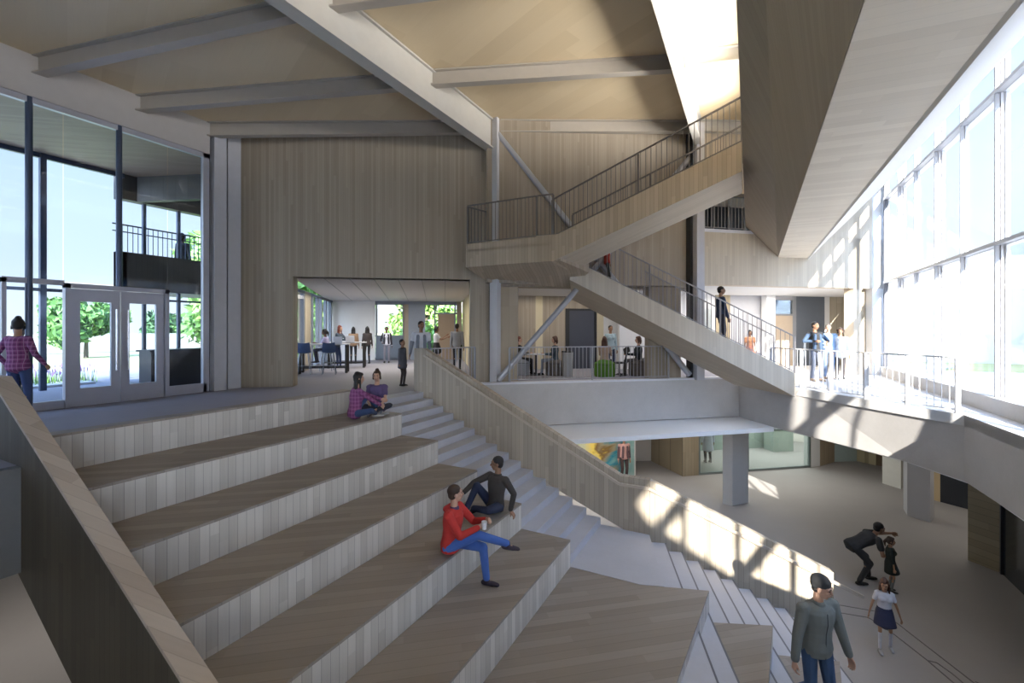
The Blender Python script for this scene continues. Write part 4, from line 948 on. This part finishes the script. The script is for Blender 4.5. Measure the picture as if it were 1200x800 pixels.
# man in red with a cup, man in dark knitwear
red, info = person('man in a red top and blue jeans sitting cross-legged with a white cup', (-3.62,5.15,-1.5), yw(.97,.22), 1.76, 'm', 'light', 'brown', 'short',
       top=(.50,.035,.03), bottom=(.055,.13,.42), shoes=(.035,.025,.04), pelvis=(0,-.02,.115), lean=(0,.10,1), lfoot=(-.10,.46,-.45), rfoot=(-.16,.74,.04), rknee=(.35,-.2,1), lknee=(0,.6,1),
       rhand=(.06,.40,.40), lhand=(-.10,.45,.44), relbow=(.5,-.6,-.6), lelbow=(-.5,-.6,-.6), rftd=(-.35,.9,-.15), look=(-.55,1,.02), collar=(.08,.05,.12), hero=True, curl=.85)
hb = Body(); q0 = V((-3.62,5.15,-1.5))+V((.06,0.,.585)); hb.cap(q0+V((-.10,.06,.02)), q0+V((-.10,-.08,.02)), .048, .048); hb.cap(q0+V((-.06,.10,.0)), q0+V((.05,.08,-.04)), .035, .02); hb.cap(q0+V((-.06,-.12,.0)), q0+V((.05,-.08,-.04)), .035, .02); hb.build('hood', cloth((.42,.03,.028)), red, .008, 2)
m = Body(); h = info['wr'][1]; c0 = h+V((.06,.05,-.03)); m = MB(); m.tube(c0, c0+V((0,0,.095)), .030, .038, 16); cup = m.build('paper_cup', plain('cup_white', (.82,.82,.84), .4)); tag(cup, 'white paper cup held by the man in the red hooded top', 'cup')
MB().tube(c0+V((0,0,.095)), c0+V((0,0,.104)), .0395, .036, 16).build('lid', plain('cup_lid', (.6,.6,.62), .4), cup)
person('man in a dark jumper and navy jeans leaning back on one hand', (-3.78,6.62,-1.5), yw(-.28,-.93), 1.76, 'm', 'tan', 'black', 'short',
       top=(.055,.048,.045), bottom=(.02,.03,.07), shoes=(.02,.02,.025), pelvis=(0,0,.115), lean=(-.05,-.08,1), rfoot=(.20,.48,.0), lfoot=(.16,.34,.02), rknee=(.1,.2,1), lknee=(-1,.3,.25),
       rhand=(.27,.46,.36), lhand=(-.24,-.12,.05), relbow=(.8,-.3,.2), lelbow=(-.3,-1,0), lhd=(-.5,-.2,-.6), look=(.75,.8,-.08), collar=(.05,.045,.04), hero=True)
# man walking down the lower stair
person('man in a grey zipped jacket, dark beanie and blue jeans walking downstairs', (.72,6.60,-3.26), cy(.18,-1), 1.86, 'm', 'light', 'black', 'short', hat=(.03,.03,.032),
       top=(.17,.18,.165), jacket=True, bottom=(.045,.085,.17), shoes=(.02,.02,.02), pelvis=(0,0,.93), lean=(0,.05,1), lfoot=(-.08,.16,-.04), rfoot=(.10,-.28,.10), rftd=(0,.6,-.8), rknee=(0,1,0),
       rhand=(.34,.06,.80), lhand=(-.34,.12,.78), look=(-.55,1,-.22), hero=True, curl=.7)
# girl on the lower floor
person('girl with long hair in a white shirt, navy skirt and white knee socks', (2.04,9.80,-3.9), cy(-.35,-.85), 1.20, 'f', 'mid', 'auburn', 'long',
       top=(.62,.62,.68), sleeve='short', legs='skirt', bottom=(.035,.04,.085), shoes=(.40,.40,.42), socks=(.62,.62,.70), lfoot=(-.14,-.05,.0), rfoot=(.14,.16,.0), rhand=(.34,.05,.82), lhand=(-.34,.0,.80),
       look=(.25,1,-.25), hero=True)
person('man in black bending forward over a small child and pointing', (2.22,12.22,-3.9), cy(1,-.08), 1.78, 'm', 'tan', 'black', 'short', top=(.022,.022,.024), sleeve='short', bottom=(.025,.027,.035), shoes=(.012,.012,.014),
       pelvis=(0,-.26,.78), lean=(0,.90,.46), rfoot=(.12,-.20,0), lfoot=(-.12,.14,0), rknee=(0,1,.1), lknee=(0,1,.1), rhand=(.16,.36,.66), lhand=(-.30,1.25,.92), lelbow=(-.3,-.2,-1), relbow=(.6,-.4,-.7), look=(0,1,-.15), point=-1, hero=True, lhd=(0,1,-.15))
person('small child in dark clothes standing in front of the bending man on the lower floor', (2.60,12.02,-3.9), cy(.9,-.35), 1.12, 'f', 'mid', 'brown', 'pony', top=(.02,.028,.025), sleeve='mid', legs='skirt', bottom=(.02,.028,.025), socks=(.18,.19,.20), shoes=(.05,.05,.05), look=(.1,1,0), hero=True)
# people behind the bridge railing
person('man in an open denim jacket and grey jeans behind the bridge railing', (1.76,16.43,0), cy(.1,-1), 1.78, 'm', 'tan', 'black', 'short', top=(.03,.03,.035), vest=(.06,.10,.17), bottom=(.16,.18,.24), shoes=(.50,.36,.25), rhand=(.20,.24,1.18), lhand=(-.22,.22,1.16), relbow=(1,-.4,-.5), lelbow=(-1,-.4,-.5), lfoot=(-.1,.12,0), look=(-.2,1,0))
person('person in a light blue shirt and jeans next to the man in the denim jacket', (2.20,17.25,0), cy(-.2,-1), 1.72, 'm', 'light', 'grey', 'short', top=(.28,.40,.58), bottom=(.16,.22,.34), shoes=(.4,.3,.24), look=(.4,1,0), rhand=(.2,.25,1.1))
person('woman with big curly hair in a white blouse and dark leggings on the bridge deck', (2.52,17.30,0), cy(-.3,-.6), 1.60, 'f', 'mid', 'brown', 'curly', top=(.80,.80,.80), bottom=(.06,.055,.06), shoes=(.05,.05,.05), hem=.1, rhand=(.25,.15,.95), look=(.2,1,0), lfoot=(-.1,-.15,0))
# on the lower stair flight
person('man in a dark blue jacket walking on the lower flight of the timber stair', (-.72,14.25,1.02), yw(.9,.3), 1.76, 'm', 'tan', 'black', 'short', top=(.03,.045,.09), bottom=(.025,.03,.05), rhand=(.26,.12,.85), lfoot=(-.1,.15,-.02), look=(.2,1,0))
person('person in a red top and dark trousers on the timber stair just below the landing', (-3.72,13.15,2.86), yw(.9,.3), 1.26, 'm', 'mid', 'black', 'short', top=(.45,.06,.04), bottom=(.03,.03,.035), rhand=(.26,.10,.85), lfoot=(-.1,.15,0))
person('woman in an orange dress standing in the room behind the stair', (.02,20.3,0), cy(-.2,-1), 1.52, 'f', 'tan', 'black', 'bob', top=(.55,.26,.14), sleeve='short', legs='dress', bottom=(.45,.18,.12), shoes=(.3,.15,.1))
# study room and entry level
person('man in an open grey shirt over a white T-shirt at the head of the stair', (-7.98,9.88,0), cy(.25,-1), 1.78, 'm', 'tan', 'black', 'short', top=(.62,.64,.70), sleeve='short', vest=(.20,.22,.26), bottom=(.05,.055,.07), look=(-.4,1,.0), rhand=(.30,.0,.82))
person('child in a long grey coat standing next to the bearded man', (-8.45,9.66,0), cy(.9,-.3), 1.27, 'm', 'tan', 'black', 'short', top=(.10,.105,.13), bottom=(.04,.03,.03), legs='trousers', hem=.18, shoes=(.02,.02,.02), look=(.2,1,.15))
person('woman in a white top and black skirt raising one hand in the study room', (-11.4,15.1,0), cy(.8,.2), 1.68, 'f', 'tan', 'black', 'bob', top=(.65,.65,.68), sleeve='short', legs='skirt', bottom=(.02,.02,.025), lhand=(-.15,.42,1.35), rhand=(.15,.45,1.28), lelbow=(0,-.5,-1), relbow=(0,-.5,-1))
person('man in a grey shirt seen from behind by the timber wall of the study room', (-10.0,14.55,0), cy(.05,1), 1.78, 'm', 'tan', 'black', 'short', top=(.34,.35,.37), bottom=(.02,.02,.022), look=(0,1,0))
person('student in a dark jacket and grey trousers before the rear glass of the study room', (-14.97,16.03,0), cy(.2,-1), 1.68, 'f', 'dark', 'black', 'short', top=(.60,.62,.72), bottom=(.22,.22,.28), vest=(.03,.03,.05), rhand=(.2,.2,1.0))
person('woman with long black hair and a tan top by the white study wall', (-15.9,14.9,0), cy(-.3,1), 1.66, 'f', 'mid', 'black', 'long', top=(.30,.20,.13), bottom=(.02,.02,.025))
person('woman in black with long hair standing closest to the white wall edge, beside her friend', (-15.4,15.25,0), cy(-.6,.8), 1.68, 'f', 'mid', 'black', 'long', top=(.05,.04,.04), bottom=(.02,.02,.025))
person('woman with long red hair bending over the high table with a laptop', (-14.9,13.2,0), cy(.9,-.2), 1.72, 'f', 'light', 'red', 'long', top=(.05,.07,.10), bottom=(.04,.06,.14), pelvis=(0,-.1,.95), lean=(0,.25,1), rhand=(.1,.45,1.15), lhand=(-.1,.45,1.15))
person('woman in a lilac top seated at the high table by the window wall', (-14.15,11.95,0), cy(-.9,-.1), 1.64, 'f', 'dark', 'black', 'pony', top=(.45,.42,.62), sleeve='mid', bottom=(.03,.03,.05), pelvis=(0,0,.86), lfoot=(-.1,.38,.32), rfoot=(.1,.38,.32), lhand=(-.1,.42,1.1), rhand=(.1,.42,1.1), lean=(0,.12,1), lknee=(0,.3,1), rknee=(0,.3,1), lelbow=(-.3,-.4,-1), relbow=(.3,-.4,-1))
person('woman with a hair bun in a purple plaid shirt, behind the sloping side panel', (-10.95,2.93,0), cy(-.1,1), 1.74, 'f', 'mid', 'black', 'bun', topmat=plaid('magenta_plaid', (.28,.07,.22), (.13,.035,.12), (.42,.26,.40)), bottom=(.05,.08,.20), shoes=(.03,.03,.03), rhand=(.30,.15,.95), lhand=(-.30,.15,.95), look=(-.7,1,-.1))
person('person in a grey top and dark trousers outside the glass beside the entry doors', (-13.5,3.62,0), cy(.2,1), 1.62, 'm', 'tan', 'black', 'short', top=(.16,.15,.14), bottom=(.025,.022,.022), look=(0,1,-.1))
# gallery
def sitting(label, x, y, yaw, z=.46, **k): return person(label, (x,y,0), yaw, pelvis=(0,0,z+.09), lfoot=(-.10,.46,0), rfoot=(.10,.48,0), lknee=(0,.3,1), rknee=(0,.3,1), lhand=(-.12,.38,z+.28), rhand=(.12,.38,z+.28), lelbow=(-.4,-.4,-1), relbow=(.4,-.4,-1), **k)
sitting('person in black with short red hair seated at the gallery table behind the steel brace', -7.05,14.0, cy(1,.1), H=1.7, sex='m', skin='light', hair='red', top=(.03,.03,.035), bottom=(.03,.03,.03))
sitting('woman with auburn hair in a dark top and grey trousers seated at the gallery table', -5.85,14.35, cy(-1,.1), H=1.7, sex='f', skin='light', hair='auburn', hs='bob', top=(.04,.06,.08), bottom=(.18,.19,.22))
sitting('woman with long brown hair in a beige top on the green pouf', -4.25,14.75, cy(.5,.9), H=1.7, sex='f', skin='light', hair='auburn', hs='long', top=(.42,.30,.23), bottom=(.05,.04,.05))
person('person in a pale blue top standing behind the green pouf in the gallery', (-4.45,16.2,0), cy(.2,-1), 1.70, 'f', 'mid', 'black', 'short', top=(.40,.52,.58), bottom=(.03,.04,.09))
sitting('woman in a black top seated on a taupe pouf beside the slim white vase', -3.30,15.5, cy(-1,.1), H=1.7, sex='f', skin='light', hair='auburn', hs='bob', top=(.02,.03,.035), bottom=(.10,.09,.085))
# lower level
person('person with grey hair and an open dark jacket over pink, by the mural', (-4.0,16.35,-3.9), cy(.2,-.9), 1.62, 'm', 'mid', 'grey', 'short', top=(.45,.25,.22), bottom=(.05,.03,.03), vest=(.10,.06,.07))
person('person in a long pale lab coat behind the glass wall of the lower level', (-1.5,20.2,-3.9), cy(0,1), 1.75, 'm', 'mid', 'black', 'short', top=(.62,.60,.72), hem=.35, bottom=(.03,.03,.04))
person('dark silhouette of a person standing on the open upper deck outside', (-16.8,8.35,2.95), cy(0,1), 1.80, 'f', 'dark', 'black', 'bob', top=(.02,.02,.02), bottom=(.02,.02,.02))
# ------------------------------------------------------------ furniture
def hightable(x, y, ang, L, label):
    root = empty('high_table', (x, y, 0)); tag(root, label, 'table'); c, s = math.cos(ang), math.sin(ang)
    P = lambda a, b: (x+c*a-s*b, y+s*a+c*b)
    rotbox('table_top', x, y, L, .7, 1.0, 1.04, ang, plain('table_white', (.55,.55,.56), .4), root, .005)
    for a in (-1,1):
        for b in (-1,1):
            q = P(a*(L/2-.08), b*.29); MB().bar((q[0],q[1],0),(q[0],q[1],1.0),.07).build('leg', black_m, root)
    for b in (-1,1): q0, q1 = P(-L/2+.1, b*.29), P(L/2-.1, b*.29); MB().bar((*q0,.2),(*q1,.2),.04).build('foot_rail', black_m, root)
def stool(x, y, ang, label=None):
    root = empty('high_chair', (x,y,0)); tag(root, label, 'chair', 'blue shell high chairs at the study table'); c, s = math.cos(ang), math.sin(ang)
    P = lambda a, b, z: (x+c*a-s*b, y+s*a+c*b, z)
    bl = plain('chair_blue', (.05,.09,.20), .45); ch = plain('chair_leg', (.22,.25,.30), .3, .6)
    m = MB(); n = 8
    vs = []
    for j, (d, z, w) in enumerate(((.20,.74,.20),(.0,.72,.22),(-.17,.75,.22),(-.22,.90,.22),(-.25,1.08,.19))):
        for i in range(n+1): t = i/n*2-1; vs.append(P(t*w, d+.03*t*t, z+.03*t*t))
    m.add(vs, [(j*(n+1)+i, j*(n+1)+i+1, (j+1)*(n+1)+i+1, (j+1)*(n+1)+i) for j in range(4) for i in range(n)]); o = m.build('seat_shell', bl, root); k = o.modifiers.new('s','SOLIDIFY'); k.thickness = .02
    for a in (-1,1):
        for b in (-1,1): MB().tube(P(a*.13,b*.13,.73), P(a*.22,b*.22,0), .013, n=8).build('leg', ch, root)
    m = MB(); q = [P(.19,.19,.3),P(-.19,.19,.3),P(-.19,-.19,.3),P(.19,-.19,.3)]
    for i in range(4): m.tube(q[i], q[(i+1) % 4], .009, n=6)
    m.build('foot_ring', ch, root)
ta = math.atan2(-.77,.64)+math.pi
hightable(-13.55, 11.35, AE+.05, 1.7, 'high table with a pale top and black legs, nearest the study room opening')
hightable(-14.6, 13.35, AE+.05, 1.5, 'high table farther back in the study room, where the red haired woman works')
stool(-13.6, 10.55, AE+.1, 'blue high chair at the near high table, next to the window wall')
stool(-12.95, 11.05, AE+.1, 'blue high chair at the near high table, in front of the open laptop')
stool(-14.15, 11.95, AE+1.6, 'blue high chair under the woman in the lilac top')
def laptop(x, y, z, ang, label):
    root = empty('laptop', (x,y,z)); tag(root, label, 'laptop'); c, s = math.cos(ang), math.sin(ang)
    P = lambda a, b, h: (x+c*a-s*b, y+s*a+c*b, z+h)
    wm = plain('laptop_white', (.75,.76,.80), .4)
    MB().prism([P(-.17,-.12,0),P(.17,-.12,0),P(.17,.12,0),P(-.17,.12,0)], (0,0,.015)).build('keyboard_base', wm, root)
    MB().prism([P(-.17,-.12,.015),P(.17,-.12,.015),P(.17,-.17,.25),P(-.17,-.17,.25)], (0,0,.012)).build('screen_lid', wm, root)
laptop(-13.1, 11.55, 1.04, AE, 'open white laptop on the near high table'); laptop(-14.3, 13.25, 1.04, AE, 'open white laptop in front of the red haired woman')
def pouf(x, y, r, h, mat, label):
    b = Body(); A = D0 = V((1,0,0)); B_2 = V((0,1,0)); rr_ = [(0,r*.93),(.03,r),(h*.5,r*1.01),(h-.04,r),(h,r*.92)]
    b.ring([(V((x,y,z)), q, q, A, B_2) for z, q in rr_], 24); o = b.m.build('pouf', mat, smooth=False); tag(o, label, 'pouf', 'drum poufs in the gallery')
    MB().tube((x,y,h-.055),(x,y,h-.045), r*1.02, n=24).build('piping', black_m, o)
pouf(-4.25,14.75,.34,.46, plain('green_fabric', (.10,.24,.03), .9), 'bright green drum pouf under the woman in beige')
pouf(-3.30,15.5,.33,.46, plain('taupe_fabric', (.12,.105,.095), .9), 'taupe drum pouf under the woman in black')
pouf(-2.95,15.35,.30,.55, plain('taupe_fabric', (.12,.105,.095), .9), 'taller taupe drum pouf next to the woman in black, near the brace')
pouf(-7.0,14.0,.32,.46, plain('grey_fabric', (.30,.30,.31), .9), 'grey drum pouf under the person with short red hair')
pouf(-5.85,14.35,.32,.46, plain('taupe_fabric', (.12,.105,.095), .9), 'taupe drum pouf under the woman with auburn hair')
root = empty('bin', (-5.35,14.2,0)); tag(root, 'round grey litter bin with a dark rim beside the auburn haired woman', 'bin')
MB().tube((-5.35,14.2,0),(-5.35,14.2,.80),.17,.19,20).build('body', plain('bin_grey', (.36,.35,.34), .4), root); MB().tube((-5.35,14.2,.80),(-5.35,14.2,.84),.195,.18,20).build('rim', black_m, root)
o = MB().tube((-2.78,15.25,0),(-2.78,15.25,.62),.09,.11,16).build('vase', plain('vase_white', (.66,.66,.70), .4)); tag(o, 'slim white vase standing at the right end of the gallery', 'vase')
root = empty('side_table', (-6.45,14.1,0)); tag(root, 'small round table between the two people seated at the left of the gallery', 'table')
MB().tube((-6.45,14.1,.70),(-6.45,14.1,.73),.34,n=24).build('table_top', plain('table_white', (.55,.55,.56), .4), root); MB().tube((-6.45,14.1,.02),(-6.45,14.1,.70),.03).build('column_leg', black_m, root); MB().tube((-6.45,14.1,0),(-6.45,14.1,.02),.22,n=20).build('foot_plate', black_m, root)
def armc(x, y):
    root = empty('office_chair', (x,y,0)); tag(root, 'black task chair with a small curved backrest beside the green pouf', 'chair')
    MB().tube((x,y,.42),(x,y,.47),.21,n=16).build('seat', black_m, root); MB().tube((x,y,.08),(x,y,.42),.03).build('stem', black_m, root)
    m = MB(); m.bar((x+.16,y+.08,.45),(x+.24,y+.12,.80),.05); m.bar((x+.12,y+.2,.80),(x+.32,y+.0,.92),.05,.2); m.build('backrest', black_m, root)
    for k in range(4): a = k*math.pi/2+.4; MB().bar((x,y,.08),(x+math.cos(a)*.24,y+math.sin(a)*.24,.02),.035).build('leg', black_m, root)
armc(-3.85,15.1)
# ------------------------------------------------------------ lamps of the rooms, and added fill for the roof
def area(name, loc, sx, sy, power, colr=(1,.93,.84), rz=0.):
    l = bpy.data.lights.new(name, 'AREA'); l.shape = 'RECTANGLE'; l.size = sx; l.size_y = sy; l.energy = power; l.color = colr
    o = bpy.data.objects.new(name, l); col.objects.link(o); o.location = loc; o.rotation_euler = (0, 0, rz); return o
def fill_up(loc, sx, sy, power):  # added fill above the bridge, there to brighten the ceiling
    o = area('roof_fill_up', loc, sx, sy, power, (1,.96,.9)); o.rotation_euler = (math.pi,0,0)
fill_up((.8,8.,6.75), 1.4, 14, 14)
fill_up((2.9,9.,6.95), 1.2, 14, 18)
o = area('roof_fill_side', (-.05,7.5,6.75), .8, 13, 330, (1,.96,.9)); o.rotation_euler = (0, math.radians(180-50), 0); o.data.spread = math.radians(100)  # added fill with no fitting, aimed across at the left ceiling
area('study_lamp', (-13.3,14.2,2.9), 5, 4, 130, rz=AE)
area('gallery_lamp', (-5.6,15.2,2.8), 4, 3, 32, rz=AE)
area('right_room_lamp', (.6,19.4,2.9), 4, 2.5, 110, rz=AE)
area('lower_lamp', (0.6,18.5,-1.4), 5, 2.5, 45, (1,.95,.88), AE)
area('lower_lamp', (5.3,16.,-1.4), 1.2, 5, 14, (1,.95,.88))
area('lab_lamp', (1.,23.4,-1.4), 5, 3, 120, (1,1,1), AE)
area('lower_lamp', (-11.,4.,-1.4), 3, 6, 40)
area('lower_lamp', (-4.4,14.3,-1.45), 3, 1.2, 60, (1,.95,.88), AE)
# ------------------------------------------------------------ sun and sky
S = V((1, -3.1, 1.45)).normalized()
l = bpy.data.lights.new('sun', 'SUN'); l.energy = 14.0; l.angle = math.radians(.6); l.color = (1., .95, .86)
o = bpy.data.objects.new('sun', l); col.objects.link(o); o.rotation_euler = S.to_track_quat('Z', 'Y').to_euler()
w = bpy.data.worlds.new('world'); sc.world = w; w.use_nodes = True; nt = w.node_tree; nt.nodes.clear()
out = N(nt, 'ShaderNodeOutputWorld'); bg = N(nt, 'ShaderNodeBackground'); nt.links.new(bg.outputs[0], out.inputs[0])
tc = N(nt, 'ShaderNodeTexCoord'); sp = N(nt, 'ShaderNodeSeparateXYZ'); nt.links.new(tc.outputs['Generated'], sp.inputs[0])
r = N(nt, 'ShaderNodeValToRGB'); nt.links.new(sp.outputs[2], r.inputs[0])
el = r.color_ramp.elements; el[0].position = 0; el[0].color = (.88,.94,1.0,1); el[1].position = .6; el[1].color = (.38,.58,.95,1)
x = el.new(.12); x.color = (.72,.84,1.,1)
dt = N(nt, 'ShaderNodeVectorMath', operation='DOT_PRODUCT'); nt.links.new(tc.outputs['Generated'], dt.inputs[0]); dt.inputs[1].default_value = V((.45,-.85,.42)).normalized()
g = math_(nt, 'POWER', math_(nt, 'MAXIMUM', math_(nt, 'ADD', math_(nt, 'MULTIPLY', dt.outputs['Value'], .5), .5), 0.), 4.)
k = math_(nt, 'ADD', math_(nt, 'MULTIPLY', g, 9.), .9)
nt.links.new(r.outputs[0], bg.inputs[0]); nt.links.new(k, bg.inputs[1])
# ------------------------------------------------------------ colour management
sc.view_settings.view_transform = 'Standard'; sc.view_settings.look = 'None'; sc.view_settings.gamma = 1; sc.view_settings.use_curve_mapping = False
sc.view_settings.exposure = 0.68
sc.cycles.max_bounces = 8; sc.cycles.diffuse_bounces = 5; sc.cycles.transparent_max_bounces = 16; sc.cycles.caustics_reflective = False; sc.cycles.caustics_refractive = False
sc.cycles.sample_clamp_indirect = 6
